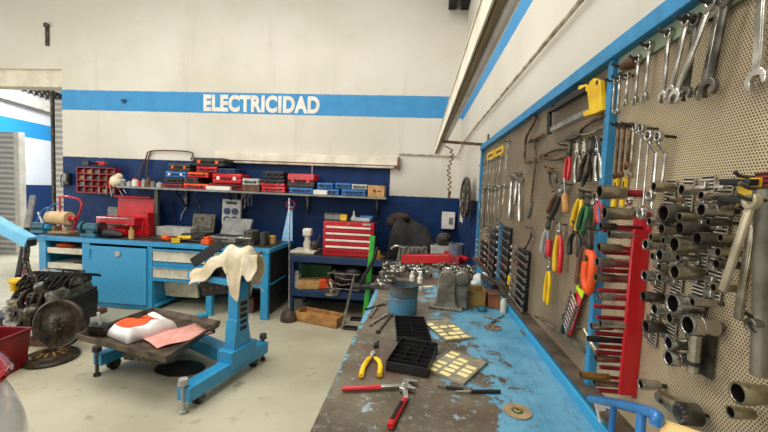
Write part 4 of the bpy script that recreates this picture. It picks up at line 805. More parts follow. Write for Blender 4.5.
# cast anvil-like housing
p = onb(446, 309); MCG = pm('cast_grey', '8f887b', .5, .3, '665f53', 18, bump=.2); r_ = thing('cast_housing', 'grey cast iron round-topped housing standing beside the steel pot', 'casting', TR(p.x, p.y+.02, p.z, rz=-.15)); hh = at(444, 271, Y=p.y).z-BD; wd = .07
ar = [(wd*.55*math.cos(a), hh-wd*.55+wd*.55*math.sin(a)) for a in [pi*k/14 for k in range(15)]]
MB().prism([(-wd*.75, 0), (wd*.95, 0), (wd*.8, .012), (wd*.62, .03)]+ar+[(-wd*.62, .03), (-wd*.8, .012)], -.03, .03, mx=TR(rx=pi/2)).build('body', MCG, r_, bev=.006, seg=3)
MB().cyl((0, -.03, hh-wd*.5), (0, -.05, hh-wd*.5), wd*.35, n=22).build('boss', MCG, r_)
MB().box((wd*.95, .02, hh*.42), (.06, .05, hh*.84)).cyl((wd*.95, -.01, hh*.8), (wd*.95, .05, hh*.8), .035, n=14).build('side_lug', M['alu'], r_, bev=.006)
MB().box((0, .0, .006), (.15, .09, .012)).build('foot', MCG, r_, bev=.003)
# boxes by the rail
p = onb(470, 307); q = onb(487, 309); r_ = thing('parts_box', 'open ochre box beside the cast housing on bench', 'box', TR(p.x, p.y+.06, p.z, rz=-.06)); hh = at(470, 291, Y=p.y).z-BD; mt = pm('ochre', '9a7a3a', .5, 0, '6f5526', 9)
w = MB(); W2 = at(487, 300, Y=p.y).x-at(455, 300, Y=p.y).x; D2 = .12
w.box((0, 0, .003), (W2, D2, .006))
for s in (-1, 1): w.box((s*(W2/2-.003), 0, hh/2), (.006, D2, hh)).box((0, s*(D2/2-.003), hh/2), (W2, .006, hh))
w.build('body', mt, r_, bev=.001); MB().box((0, 0, hh*.55), (W2*.9, D2*.85, hh*.3)).build('contents', M['dsteel'], r_)
p = onb(494, 309); lump('small_box', 0, [('body', pm('rust_box', 'a06038', .5, 0, '7a4526', 12), MB().box((0, 0, hh*.4), (.055, .09, hh*.8))), ('lid', M['brown'], MB().box((0, 0, hh*.84), (.058, .093, .008)))], (p.x, p.y+.05, p.z), 'small rust brown box right of the ochre box', 'box')
p = onb(503, 312); tag(MB().lathe([(.014, 0), (.014, .05), (.01, .055), (.01, .06), (0, .06)], 14).build('glass_vial', M['cream'], mx=(p.x, p.y, p.z)), 'small cream vial between rust box and blue rail', 'vial')
p = onb(482, 311); tag(MB().lathe([(0, 0), (.02, 0), (.022, .004), (.022, .014), (.018, .02), (0, .021)], 24).build('teal_disc', M['teal'], mx=(p.x, p.y, p.z)), 'teal round cap lying before the ochre box', 'cap')
p = onb(482, 292); tag(MB().ball((0, 0, .035), (.035, .05, .04)).ball((.03, .01, .045), (.025, .03, .035)).ball((-.02, -.02, .02), (.03, .03, .02)).build('plastic_bag', pm('clear_bag', 'd9dad4', .25, 0, 'b3b5ae', 14, bump=.6), mx=(p.x, p.y+.12, p.z+.002)), 'crumpled clear plastic bag behind the ochre box', 'bag')
a, b = onb(484, 291), onb(496, 302); tag(MB().cyl(a+V((0, .1, .06)), b+V((0, .04, .06)), .018, n=12).build('black_tube', M['black']), 'short black tube lying across the rust brown box', 'tube')
# grinding discs
for (px, py, r, lab, ctr) in ((493, 328, .034, 'rusty grinding disc lying near blue rail behind the other', 'dsteel'), (517.5, 412, .033, 'tan grinding disc with green hub at front of bench', 'dgreen')):
    p = onb(px, py); r_ = thing('grinding_disc', lab, 'disc', p); MB().lathe([(.006, 0), (r, 0), (r, .003), (r*.45, .003), (r*.4, .001), (.006, .001)], 32, closed=True).build('disc', pm('disc_'+ctr, 'a08a6a' if ctr == 'dgreen' else '7d6a5a', .7, 0, '8a7454' if ctr == 'dgreen' else '594a40', 20), r_)
    MB().lathe([(.006, .0015), (r*.36, .0015), (r*.36, .004), (.006, .004)], 24, closed=True).build('hub', M[ctr], r_); MB().lathe([(.006, .004), (r*.24, .004), (r*.2, .006), (.006, .006)], 20, closed=True).build('hub_ring', M['card'], r_)
# compartment boxes: quads measured on the bench
def quad(ps, z=0): return [V((q.x, q.y, z)) for q in (at(*p, Z=BD+z) for p in ps)]
def bil(q, u, v): return q[0].lerp(q[1], u).lerp(q[3].lerp(q[2], u), v)
def rect(ps, z):
    q = quad(ps, z); c = sum(q, V())/4; ux = ((q[1]-q[0])+(q[2]-q[3])); ux.z = 0; Lx = ux.length/2; ux.normalize(); uy = ((q[3]-q[0])+(q[2]-q[1])); uy = uy-ux*uy.dot(ux); Ly = uy.length/2; uy.normalize()
    T = Mx((ux, uy, V((0, 0, 1)))).transposed().to_4x4() if ux.cross(uy).z > 0 else Mx((-ux, uy, V((0, 0, 1)))).transposed().to_4x4()
    T.translation = (c.x, c.y, BD+.001); return T, Lx, Ly
def organiser(ps, h, rows, cols, label, name='organiser_box'):
    T, a, b = rect(ps, h); r = thing(name, label, 'organiser box', T); w = MB(); w.box((0, 0, .001), (a, b, .002))
    for s in (-1, 1): w.box((s*a/2, 0, h/2), (.002, b, h)).box((0, s*b/2, h/2), (a, .002, h))
    w.build('body', M['black'], r, bev=.0006); w = MB()
    for i in range(1, rows): w.box((0, -b/2+b*i/rows, h*.45), (a, .0012, h*.85))
    for j in range(1, cols): w.box((-a/2+a*j/cols, 0 if j % 2 else b*.1, h*.42), (.0012, b*(.5 if j % 2 else .7), h*.8))
    w.build('divider', M['black'], r); return r
organiser(((388, 362), (430, 369), (436, 343), (400.5, 337)), .028, 6, 3, 'open black compartment box, nearer of the two on bench')
organiser(((400.5, 336), (436, 339), (420, 316), (392, 316)), .02, 7, 2, 'open black compartment box lying behind the nearer black box')
MLID = pm('clear_lid', '9c947c', .18, 0, '7f7762', 30, coat=.4)
for ps, lab, n, sd in ((((432, 374), (479, 390), (478, 359), (437.5, 345)), 'clear lid with pale yellow labels, nearer of two on bench', 16, 3), (((437.5, 342), (469, 340), (452.6, 317), (426, 320)), 'clear lid with pale yellow labels behind the nearer lid', 13, 8)):
    T, a, b = rect(ps, .006); a *= .9; b *= .93; r = thing('organiser_lid', lab, 'tray', T); q = random.Random(sd)  # detached clear lid of an organiser box, lying with its labels
    w = MB(); w.box((0, 0, .003), (a, b, .003))
    for s in (-1, 1): w.box((s*a/2, 0, .004), (.002, b, .008)).box((0, s*b/2, .004), (a, .002, .008))
    w.build('panel', MLID, r); ml = pm('label_yellow', 'ede2a8', .55, 0, 'e0d08a', 20)
    for k in range(n):
        if q.random() < .14: continue
        i, j = k % 3, k//3; MB().box((-a*.33+a*.32*i+q.uniform(-.003, .003), -b*.4+b*.165*j, .0055), (a*.24, b*.1, .0012), rot=(0, 0, q.uniform(-.12, .12))).build('label_strip', ml, r)
# pens
for a, b, c_, lab in (((437, 388), (463, 391), 'black', 'thin black pen lying just before the nearer clear lid'), ((455, 393.5), (500, 393.5), 'dsteel', 'dark needle file lying right of the black pen')):
    T, L = bframe(a, b); r = thing('pen' if c_ == 'black' else 'needle_file', lab, 'pen' if c_ == 'black' else 'file', T); MB().cyl((0, -L, .005), (0, -L*.35, .005), .005, n=8).build('grip', M['black'], r); MB().cyl((0, -L*.35, .005), (0, 0, .005), .003, .002, n=8).build('point', M['steel' if c_ != 'black' else 'dsteel'], r)
p = onb(376, 347); tag(MB().box((0, 0, .006), (.016, .02, .012)).cyl((0, .01, .006), (.004, .03, .006), .005, n=8).build('plastic_clip', M['black'], mx=(p.x, p.y, p.z), bev=.002), 'small black plastic clip behind the yellow pliers', 'clip')
# groove pliers
def plane(px, py, h=.009): q = at(px, py, Z=BD+h); return V((q.x, q.y, BD+h))
r_ = thing('groove_pliers', 'groove joint pliers with red handles lying open on bench front', 'pliers', (0, 0, 0))
MB().tube([plane(342, 388.7), plane(346, 388.5), plane(372, 387.4), plane(381, 387)], [.0065, .008, .0085, .008], 10, flat=.8).build('handle', M['red'], r_)
MB().bar(plane(380, 387), plane(404, 386), .013, .009).build('arm', M['chrome'], r_, bev=.002)
MB().tube([plane(405, 399), plane(401, 405), plane(395, 416), plane(390, 426.5)], [.007, .0085, .009, .008], 10, flat=.8).build('handle', M['red'], r_)
MB().tube([plane(401.5, 402.5, .0125), plane(396, 412, .0125), plane(392, 420, .0125)], .006, 8).build('grip_inlay', M['black'], r_)
MB().prism([(-.011, -.035), (-.008, .012), (.002, .02), (.03, .016), (.033, .008), (.012, .006), (.009, -.006), (.024, -.018), (.034, -.022), (.03, -.03), (.012, -.028), (.004, -.04)], .004, .015, mx=TR(*plane(405, 386.5, 0), rz=-.12)).cyl(plane(404, 386, .014), plane(404, 386, .018), .007, n=14).build('jaws', M['chrome'], r_, bev=.0015)
MB().bar(plane(406, 399), plane(405, 389), .014, .009).build('arm', M['chrome'], r_, bev=.002)
r_ = thing('cutting_pliers', 'small cutting pliers with yellow handles lying on brown bench', 'pliers', (0, 0, 0))
for s, P in ((-1, ((370.5, 357), (367, 361), (363.5, 367), (361, 376))), (1, ((374.5, 357.5), (379, 361), (380.5, 367), (379.5, 375)))):
    MB().tube(spl([plane(*q) for q in P], 4), [.0045]+[.0075]*11+[.008], 10, flat=.8).build('handle', M['yellow'], r_)
MB().prism([(-.006, -.012), (-.009, .002), (-.004, .02), (0, .023), (.004, .02), (.009, .002), (.006, -.012)], 0, .01, mx=TR(*plane(372.5, 356, .004))).cyl(plane(372.5, 355.5, .013), plane(372.5, 355.5, .016), .005, n=12).build('jaws', M['steel'], r_, bev=.001)
# outline of a spanner, length L along -y, both ends; used on the bench and on the board
def jaw(cx, cy, r, ang, gap=.55, n=14):
    """open-end jaw outline, mouth towards angle ang; ccw from one lip to the other"""
    g = gap; pts = [(cx+r*math.cos(ang+g+(2*pi-2*g)*k/n), cy+r*math.sin(ang+g+(2*pi-2*g)*k/n)) for k in range(n+1)]
    h = r*math.sin(g)*.95; d = (math.cos(ang), math.sin(ang)); s = (-d[1], d[0])
    pts += [(cx-d[0]*r*.12-s[0]*h, cy-d[1]*r*.12-s[1]*h), (cx-d[0]*r*.38, cy-d[1]*r*.38), (cx-d[0]*r*.12+s[0]*h, cy-d[1]*r*.12+s[1]*h)]
    return pts
def spanner_mb(L, w, top='ring', bot='open', th=.006, off=0., rt=.92, mb=None):
    """top end at origin"""
    mb = mb or MB(); sw = w*.42; z = th/2
    y0, y1 = -w*.75, -L+w*.75
    for k, (e, cy, sgn) in enumerate(((top, 0, 1), (bot, -L, -1))):
        r = w*(rt if k == 0 else 1)
        if e == 'ring': mb.lathe([(r*.58, -z*1.5), (r*.95, -z*1.5), (r, -z), (r, z), (r*.95, z*1.5), (r*.58, z*1.5)], 18, mx=TR(0, cy, off), closed=True)
        elif e == 'open': mb.prism(jaw(0, cy, r, sgn*pi/2+.26), -z*1.3, z*1.3)
    if off: mb.tube([(0, -w*.7, off), (0, -w*1.4, off*.75), (0, -w*2.6, 0), (0, -L+w*2.6, 0), (0, -L+w*1.4, off*.0), (0, y1, 0)], sw, 8, flat=.6)
    else: mb.box((0, (y0+y1)/2, 0), (sw*2, y0-y1+w*.3, th*.8)).box((0, (y0+y1)/2, 0), (sw*1.3, (y0-y1)*.9, th))
    return mb
GB = 'spanners lying on the bench'
for i, (a, b, w_, lab, mt) in enumerate((((370, 326), (386, 316), .009, 'small grey spanner lying left of far black box', 'steel'), ((378, 333), (391, 316), .009, 'grey spanner lying tight against the far black box', 'dsteel'), ((366, 310), (384, 305), .008, 'thin spanner lying left of steel pot', 'dsteel'), ((370, 318), (376, 309), .008, 'stubby steel bolt tool left of steel pot foot', 'olive'))):
    T, L = bframe(a, b, .004); o = spanner_mb(L, w_).build('spanner', M[mt], mx=T); tag(o, lab, 'spanner', GB)
for i, (a, b, lab) in enumerate((((484, 317), (500, 322), 'dark drill bit lying beside the rusty grinding disc'), ((491, 324), (504, 316), 'second drill bit crossing the first by the blue rail'), ((521, 332), (531, 341), 'steel pin lying against the blue rail'))):
    T, L = bframe(a, b); tag(MB().cyl((0, 0, .005), (0, -L*.4, .005), .005, n=8).cyl((0, -L*.4, .005), (0, -L, .005), .003, n=8).build('drill_bit', M['olive'], mx=T), lab, 'drill bit')
# trays and heaps at the far end
def tray(x0, x1, y0, y1, h, lab):
    a = onb(x0, y0); b = onb(x1, y1); W2 = abs(at(x1, y0, Y=a.y).x-a.x); cx = a.x+W2/2; D2 = b.y-a.y; r = thing('metal_tray', lab, 'tray', (cx, a.y+D2/2, BD+.0008)); w = MB().box((0, 0, .002), (W2, D2, .004))
    for s in (-1, 1): w.box((s*W2/2, 0, h/2), (.004, D2, h)).box((0, s*D2/2, h/2), (W2, .004, h))
    w.build('body', M['alu'], r); return (cx, a.y+D2/2, W2, D2)
t1_ = tray(374, 394, 289, 281, .025, 'shallow metal tray at left edge of bench behind pot'); t2_ = tray(381, 430, 276, 269, .03, 'wide metal tray of loose sockets at far left of bench'); t3_ = tray(440, 478, 278, 270, .03, 'metal tray of loose sockets behind the cast housing')
GS = 'loose sockets in the far trays'
spots = []
rs = random.Random(21); extra = []
for (cx, cy, W2, D2), n in ((t1_, 10), (t2_, 70), (t3_, 50)):
    cols = max(1, int(W2/.03)); rows_ = max(1, int(D2/.03)); cells = [(i, j) for i in range(cols) for j in range(rows_)]; rs.shuffle(cells)
    for (i, j) in cells[:n]: spots.append((cx-W2/2+W2*(i+.5)/cols, cy-D2/2+D2*(j+.5)/rows_))
protos = []
for k in range(3):
    r_, h_ = ((.0135, .03), (.011, .04), (.014, .024))[k]
    protos.append(MB().lathe([(r_*.6, .006), (r_*.62, h_), (r_*.95, h_), (r_, h_*.95), (r_, h_*.5), (r_*.9, h_*.46), (r_*.9, 0), (r_*.5, 0), (r_*.5, .006)], 12, closed=True).build('loose_socket', M[('chrome', 'olive', 'dsteel')[k]]))
used = [0, 0, 0]
for i, (x, y) in enumerate(spots):
    k = rs.choice((0, 0, 1, 2)); o = protos[k]
    if used[k]: o = o.copy(); C.objects.link(o)
    used[k] = 1
    lay = rs.random() < .45
    o.matrix_world = TR(x, y, BD+.0055+(.0145 if lay else 0), rz=rs.uniform(0, 6), rx=pi/2 if lay else 0)
    tag(o, 'small steel socket lying loose in metal trays at the far bench end', 'socket', GS)
GL = 'clutter heaped behind the trays'
for i, (px, py, kind) in enumerate(((436, 268, 0), (447, 266, 1), (458, 265, 2), (470, 267, 0), (415, 290, 3), (427, 289, 4), (412, 281, 5), (420, 283, 6), (468, 284, 7), (461, 278, 8), (440, 266, 8), (452, 268, 0), (404, 266, 1), (395, 265, 2), (384, 266, 8))):
    p = onb(px, py); p.y = min(p.y, BF-.05); z0_ = p.z
    if kind == 0: mb, nm = MB().cyl((-.03, 0, .013), (.04, .01, .013), .012, n=10).ball((.04, .01, .014), .014), 'ball_joint'
    elif kind == 1: mb, nm = MB().lathe([(.012, 0), (.026, 0), (.026, .014), (.012, .014)], 18, closed=True), 'bearing'
    elif kind == 2: mb, nm = MB().tube(spl([(-.03, -.01, .008), (-.01, .02, .008), (.02, .02, .008), (.035, -.01, .008)], 4), .008, 8), 'bent_pipe'
    elif kind == 3: mb, nm = MB().box((0, 0, .012), (.09, .022, .02), rot=(0, 0, -.3)), 'steel_bar'
    elif kind == 4: mb, nm = MB().box((0, 0, .008), (.07, .02, .012), rot=(0, 0, .5)), 'pale_bar'
    elif kind in (5, 6): mb, nm = MB().lathe([(.016, 0), (.016, .03), (.01, .036), (.01, .055), (0, .056)], 14), 'spark_plug_body'
    elif kind == 7: mb, nm = MB().box((0, 0, .02), (.07, .06, .04), rot=(0, 0, .2)), 'grey_block'
    else: mb, nm = MB().lathe([(.008, 0), (.02, 0), (.02, .02), (.012, .026), (.012, .04), (.008, .04)], 14, closed=True), 'hub_part'
    lab = ('ball joint lying among clutter', 'ring bearing lying among clutter', 'bent pipe piece lying among clutter', 'steel bar just right of the pot', 'pale bar between pot and cast housing', 'white plug body just behind the pot', 'white plug body between pot and housing', 'grey block between housing and plastic bag', 'hub part standing among clutter')[kind]
    where = {0: ' behind the cast housing', 1: ' behind housing, near red beam', 2: ' near the bench far edge', 3: ' in front of housing, far right', 10: ' left of the ball joint', 11: ' in right far tray centre', 12: ' under the dark blue table edge', 13: ' beside the left far tray', 14: ' at far left bench corner', 9: ' right of cast housing top'}.get(i, '')
    o = mb.build(nm, M['white' if kind in (5, 6, 4) else ('olive', 'steel', 'dsteel')[i % 3]], mx=TR(p.x, p.y, z0_+(.003 if kind in (0, 2) else 0)), bev=.001 if kind in (3, 4, 7) else 0); tag(o, lab+where, nm.replace('_', ' '), None)
# ------------------------------------------------------------------ tool board on the right wall
PX = .47; OX = PX-.012
def pb(px, py, off=.012): return at(px, py, X=PX-off)
NX = V((-1, 0, 0))
def hang(a, b, off=.012): return frame(pb(*a, off), pb(*b, off), NX)
zbot = BD+.04; YE = at(479, 200, X=PX-.015).y; YN = -.1
ztop_in = (at(590, 79, X=PX-.02).z+at(700, 8, X=PX-.02).z)/2; ztop_out = (at(600, 52, X=PX-.03).z+at(530, 106, X=PX-.03).z)/2; ztop_in += .013; ypost = at(606, 120, X=PX-.02).y
def perf(name, pitch, rad, c1, c2, hole, stn):
    t = NT(name); y = t.math('DIVIDE', t.sep.outputs[1], pitch); z = t.math('DIVIDE', t.sep.outputs[2], pitch*.87)
    row = t.math('FLOOR', z); y = t.math('ADD', y, t.math('MULTIPLY', t.math('MODULO', row, 2.), .5)); fy = t.math('SUBTRACT', t.math('FRACT', y), .5); fz = t.math('MULTIPLY', t.math('SUBTRACT', t.math('FRACT', z), .5), .87)
    d = t.math('SQRT', t.math('ADD', t.math('MULTIPLY', fy, fy), t.math('MULTIPLY', fz, fz))); h = t.smooth(d, rad, rad+.07)
    n1 = t.noise(3, 6, rough=.6); n2 = t.noise(14, 5, rough=.7)
    col = t.mix(t.smooth(n1, .35, .65), lin(c1), lin(c2)); col = t.mix(t.math('MULTIPLY', t.smooth(n2, .55, .72), .45), col, lin(stn)); col = t.mix(h, lin(hole), col); t.bump(h, .5, .003); return t.done(col, .5, .15)
MP1 = perf('perforated_steel', .0052, .25, 'b3a180', 'c6b490', '40372a', '6d5f4a'); MP2 = perf('perforated_board', .0115, .15, '7a6b55', '93836a', '3e3426', '7c6a50')
MRB = pm('board_blue', '3184b3', .5, 0, '2c779f', 30); bd_ = thing('tool_board', 'blue framed perforated tool board along the right wall', 'tool board', (0, 0, 0))
MB().box((PX+.006, (YN+ypost)/2, (zbot+ztop_in)/2), (.012, ypost-YN, ztop_in-zbot+.06)).build('perforated_panel', MP1, bd_)
MB().box((PX+.006, (ypost+YE)/2, (zbot+ztop_in)/2), (.012, YE-ypost, ztop_in-zbot+.06)).build('perforated_panel', MP2, bd_)
MB().box((PX-.012, (YN+YE)/2, (ztop_in+ztop_out)/2), (.036, YE-YN, ztop_out-ztop_in)).build('top_rail', MRB, bd_, bev=.002)
MB().box((PX, (YN+YE)/2, zbot-.012), (.03, YE-YN, .022)).build('bottom_rail', MRB, bd_, bev=.002)
for y, wd in ((ypost, .023), (YE, .04), (YN, .04)): MB().box((PX-.008, y, (zbot+ztop_in)/2), (.024, wd, ztop_in-zbot)).build('post', MRB, bd_, bev=.002)
y = at(498.5, 255, X=PX-.01).y; MB().box((PX-.006, y, (zbot+at(498, 222, X=PX).z)/2), (.012, .03, at(498, 222, X=PX).z-zbot)).build('post', MRB, bd_)
MB().box((PX-.004, (YN+ypost)/2, ztop_in-.018), (.01, ypost-YN-.03, .035)).build('header_strip', pm('sage', '8e9a80', .55, 0, '6f7a62', 8), bd_)
MB().box((PX-.02, (YN+YE)/2, zbot+.004), (.05, YE-YN, .008)).build('ledge', pm('ledge_brown', '5d5040', .6, 0, '3a3126', 12), bd_)
NH = 0
def hook(p, L=.035):
    p = V(p); MB().tube([(PX+.002, p.y, p.z), (PX-L*.8, p.y, p.z+.002), (PX-L, p.y, p.z+.008)], .0028, 6).build('hook', M['dsteel'], bd_)
# ---- spanners
def span(a, b, w, label, mt='steel', top='ring', bot='open', off=.012, rise=0., group='spanners on the tool board', hk=True, th=.006):
    T, L = hang(a, b, off); o = spanner_mb(L, w, top, bot, th, rise).build('spanner', M[mt], mx=T, bev=.0008, seg=1); tag(o, label, 'spanner', group)
    if hk: hook(T.translation, off+.02)
NR = 'in the top row of the near board'
for i, (a, b, w, mt, tp, of) in enumerate((((614.5, 82), (612.5, 113), .007, 'steel', 'ring', .012), ((620, 79), (617.5, 112), .0075, 'steel', 'ring', .014), ((628, 76), (625.5, 103), .008, 'steel', 'ring', .012), ((638.5, 59), (635, 101), .010, 'steel', 'ring', .013), ((649.5, 46), (644.5, 98), .0105, 'chrome', 'ring', .014), ((669, 33), (663, 97), .0115, 'steel', 'ring', .014), ((687, 20), (671, 92), .0125, 'chrome', 'ring', .014), ((696, 20), (686, 94), .0125, 'dsteel', 'ring', .028), ((711, 3), (675.5, 97), .014, 'chrome', 'open', .034), ((722, -4), (703, 91), .0155, 'steel', 'open', .016), ((727, -3), (709, 88), .0155, 'dsteel', 'open', .03), ((764, -42), (757, 80), .0165, 'chrome', 'ring', .014))):
    span(a, b, w, '%s steel spanner counted from the blue post %s' % (ORD[i], NR), mt, tp, 'open', of, group='spanners in the top row', hk=(i != 10))
for i, (a, b, w, mt, tp, bt, of, rs_) in enumerate((((619, 126), (615.5, 176), .008, 'rust', 'ring', 'open', .012, 0), ((624.5, 126), (620.5, 175), .008, 'rust', 'ring', 'open', .018, 0), ((630.5, 126), (627, 166), .009, 'rust', 'ring', 'open', .014, 0), ((634, 127), (630.5, 176), .008, 'olive', 'ring', 'open', .02, 0), ((642, 128), (635, 202), .0085, 'chrome', 'ring', 'ring', .014, .012), ((649.5, 129), (642, 211), .009, 'steel', 'ring', 'ring', .016, .014), ((658, 136), (650, 214), .0125, 'chrome', 'ring', 'ring', .018, .016), ((668, 137), (659, 196), .0115, 'steel', 'ring', 'ring', .014, .016))):
    span(a, b, w, '%s spanner from the blue post in the second row, above red rack' % ORD[i], mt, tp, bt, of, rs_, 'spanners in the second row')
a, b = pb(622, 67), pb(637, 60); tag(MB().tube([a, a.lerp(b, .5), b], [.008, .013, .01], 10).build('wooden_handle', M['brown']), 'brown wooden handle tucked under top rail at blue post', 'file'); hook(a)  # bare wooden handle; the tool it belongs to is not modelled
# far spanner rows
for i, (a, b, w, mt) in enumerate((((481, 166), (480, 184), .011, 'steel'), ((484.5, 164), (483, 184), .011, 'olive'), ((488, 162), (486, 185), .011, 'steel'), ((491, 161), (488.5, 185), .011, 'chrome'), ((494.5, 160), (492.5, 186), .011, 'steel'), ((497.5, 158.5), (495, 186), .011, 'olive'), ((501, 157), (497.5, 187), .012, 'chrome'), ((508, 142), (504.5, 185), .013, 'chrome'))):
    span(a, b, w*1.3, '%s spanner from far end, upper row at far board corner' % ORD[i], mt, 'ring', 'open', .012+.004*(i % 2), group='far upper spanners')
for i, (a, b, w, mt) in enumerate((((480, 190), (479, 222), .012, 'olive'), ((482.5, 192), (480.5, 232), .012, 'steel'), ((485.5, 190), (484, 226), .012, 'dsteel'), ((489, 189), (486, 232), .012, 'steel'), ((492, 191), (490, 226), .012, 'olive'), ((495.5, 190), (492.5, 231), .012, 'steel'), ((499.5, 188), (497, 224), .013, 'chrome'), ((504.5, 187), (501, 222), .013, 'chrome'))):
    span(a, b, w*1.3, '%s spanner from far end, lower row at far board corner' % ORD[i], mt, 'ring', 'open', .013+.004*(i % 2), group='far lower spanners')
for i, (a, b) in enumerate((((487.5, 153.5), (494, 158)), ((495.5, 149.5), (503, 153.5)))):
    p, q = pb(*a, .004), pb(*b, .004); r_ = thing('yellow_plate', ('farther yellow name plate above far spanners', 'nearer yellow name plate above far spanners')[i], 'plate', V((PX-.003, (p.y+q.y)/2, (p.z+q.z)/2))); MB().box((0, 0, 0), (.006, p.y-q.y, p.z-q.z)).build('plate', M['yellow'], r_); MB().box((-.0035, 0, 0), (.002, (p.y-q.y)*.6, (p.z-q.z)*.3)).build('print', M['brown'], r_)
# ---- black racks with rows of ratchet spanners
def rack(x0, x1, y0, y1, n, where, Yd=None):
    p, q = pb((x0+x1)/2, y0, .006), pb((x0+x1)/2, y1, .006); ya, yb = pb(x0, (y0+y1)/2).y, pb(x1, (y0+y1)/2).y; W2 = ya-yb; H2 = p.z-q.z; cy = (ya+yb)/2
    r = thing('spanner_rack', 'black spanner rack '+where, 'rack', (PX, cy, q.z)); MB().box((-.01, 0, H2/2), (.02, W2*.55, H2)).build('spine', M['black'], r, bev=.003)
    for k in range(n): MB().box((-.024, 0, H2*(k+.5)/n-.004), (.012, W2*.5, .006)).build('clip', M['black'], r)
    for k in range(n):
        z = q.z+H2*(n-k-.5)/n; L = W2*(1.05-.03*k)
        T, LL = frame((PX-.034, cy+L/2, z+.006), (PX-.034, cy-L/2, z), NX); o = spanner_mb(LL, .0095, 'ring', 'open', .006).build('ratchet_spanner', M['chrome'], mx=T); tag(o, '%s chrome spanner from the top of rack %s' % (ORD[k].capitalize() if 0 else ORD[k], where), 'spanner', 'ratchet spanners in racks')
rack(479, 488, 240, 277, 6, 'nearest the back wall'); rack(488, 497.5, 228, 281, 8, 'just left of the short blue post'); rack(500, 512, 226, 284, 7, 'just right of the short blue post'); rack(514.5, 531, 248, 308, 8, 'standing lowest, right of yellow driver')
def driver(a, b, c, label, off=.016, hl=.45, r=.011, name='screwdriver'):
    """handle end a, tip b"""
    T, L = hang(a, b, off); o = thing(name, label, 'screwdriver', T); MB().tube([(0, 0, 0), (0, -.006, 0), (0, -L*hl*.5, 0), (0, -L*hl*.85, 0), (0, -L*hl, 0)], [r*.7, r, r*.85, r, r*.5], 10).build('handle', M[c], o); MB().cyl((0, -L*hl, 0), (0, -L, 0), .0032, .0028, n=8).build('shaft', M['steel'], o); return o
driver((509, 285), (512, 262), 'yellow', 'yellow-handled driver between the two right racks')
driver((514, 256), (517, 240), 'grey', 'grey-handled driver hanging above the yellow one')
# ---- chrome ratchets and T bars
def ratchet(a, b, w, label, off=.018):
    T, L = hang(a, b, off); o = thing('ratchet', label, 'ratchet', T); MB().cyl((0, 0, -w*.7), (0, 0, w*.7), w, n=18).tube([(0, -w*.6, 0), (0, -w*1.6, 0)], [w*.7, w*.4], 10).build('head', M['chrome'], o); MB().tube([(0, -w*1.5, 0), (0, -L*.45, 0), (0, -L*.5, 0), (0, -L*.95, 0), (0, -L, 0)], [w*.38, w*.38, w*.55, w*.58, w*.4], 10).build('handle', M['chrome'], o); hook(T.translation)
ratchet((512, 177), (509.5, 220), .017, 'chrome ratchet handle, left of the three at mid board'); ratchet((517.5, 174), (515, 205), .016, 'chrome ratchet handle, shortest and middle of the three'); ratchet((519.5, 181), (519.5, 222), .016, 'chrome ratchet handle, right of the three at mid board')
def rod(pts, r, mt, label, name, cat, off=.016, n=8, hk=None):
    o = MB().tube(spl([pb(x, y, off) for x, y in pts], 5) if len(pts) > 2 else [pb(x, y, off) for x, y in pts], r, n).build(name, M[mt]); tag(o, label, cat)
    hook(pb(*(hk or pts[0])), off+.012)
rod(((521, 121), (532, 117), (535, 121), (526.5, 137), (525, 150), (524.5, 161), (530, 163)), .006, 'rust', 'rusty cranked brace hanging at far end of the middle board', 'crank_brace', 'brace', hk=(530, 118))
r_ = thing('t_handle', 'rusty T handle bar with chrome grip below', 't handle', (0, 0, 0)); MB().tube([pb(529, 142), pb(543, 135)], .007, 8).tube([pb(535, 139), pb(535.5, 160), pb(531, 203)], .005, 8).build('bar', M['rust'], r_); MB().tube([pb(531, 201), pb(527, 217.5)], [.008, .011], 10).build('grip', M['chrome'], r_); hook(pb(536, 141))
rod(((529, 228), (531, 236), (524, 250), (513, 262)), .004, 'dsteel', 'thin dark bent hook above the lowest black rack', 'bent_hook', 'hook')
# ---- hacksaw
T, L = hang((585, 93), (551, 129), .02)
r_ = thing('hacksaw', 'hacksaw with yellow pistol grip on the middle board', 'hacksaw', (0, 0, 0))
G = [(596, 78), (602.5, 81), (605, 110), (598, 113.5), (586, 117), (585, 112), (591.5, 109), (589.5, 91), (584.7, 92.5), (580, 89), (581.5, 85.5), (590.5, 84)]
fr_ = Mx(((0, -1, 0), (0, 0, 1), (-1, 0, 0))).transposed().to_4x4(); fr_.translation = pb(595, 98, .022)
inv = fr_.inverted(); q_ = inv @ pb(600, 82.5, .022); G2 = [inv @ pb(x, y, .022) for x, y in G]
MB().prism([(q.x, q.y) for q in G2], -.007, .007).build('grip', M['yellow'], r_, bev=.002).matrix_world = fr_
MB().bar(pb(588, 89, .022), pb(553, 110, .022), .013, .02, up=(1, 0, 0)).tube([pb(554, 107, .022), pb(549.5, 113, .022), pb(549, 134, .022)], .0085, 8).build('frame', M['black'], r_)
MB().bar(pb(548, 131, .022), pb(588, 111, .022), .016, .003, up=(1, 0, 0)).build('blade', M['steel'], r_); MB().cyl((q_.x, q_.y, .007), (q_.x, q_.y, .0085), .006, n=14).build('grip_hole', M['black'], r_).matrix_world = fr_
hook(pb(595, 85))
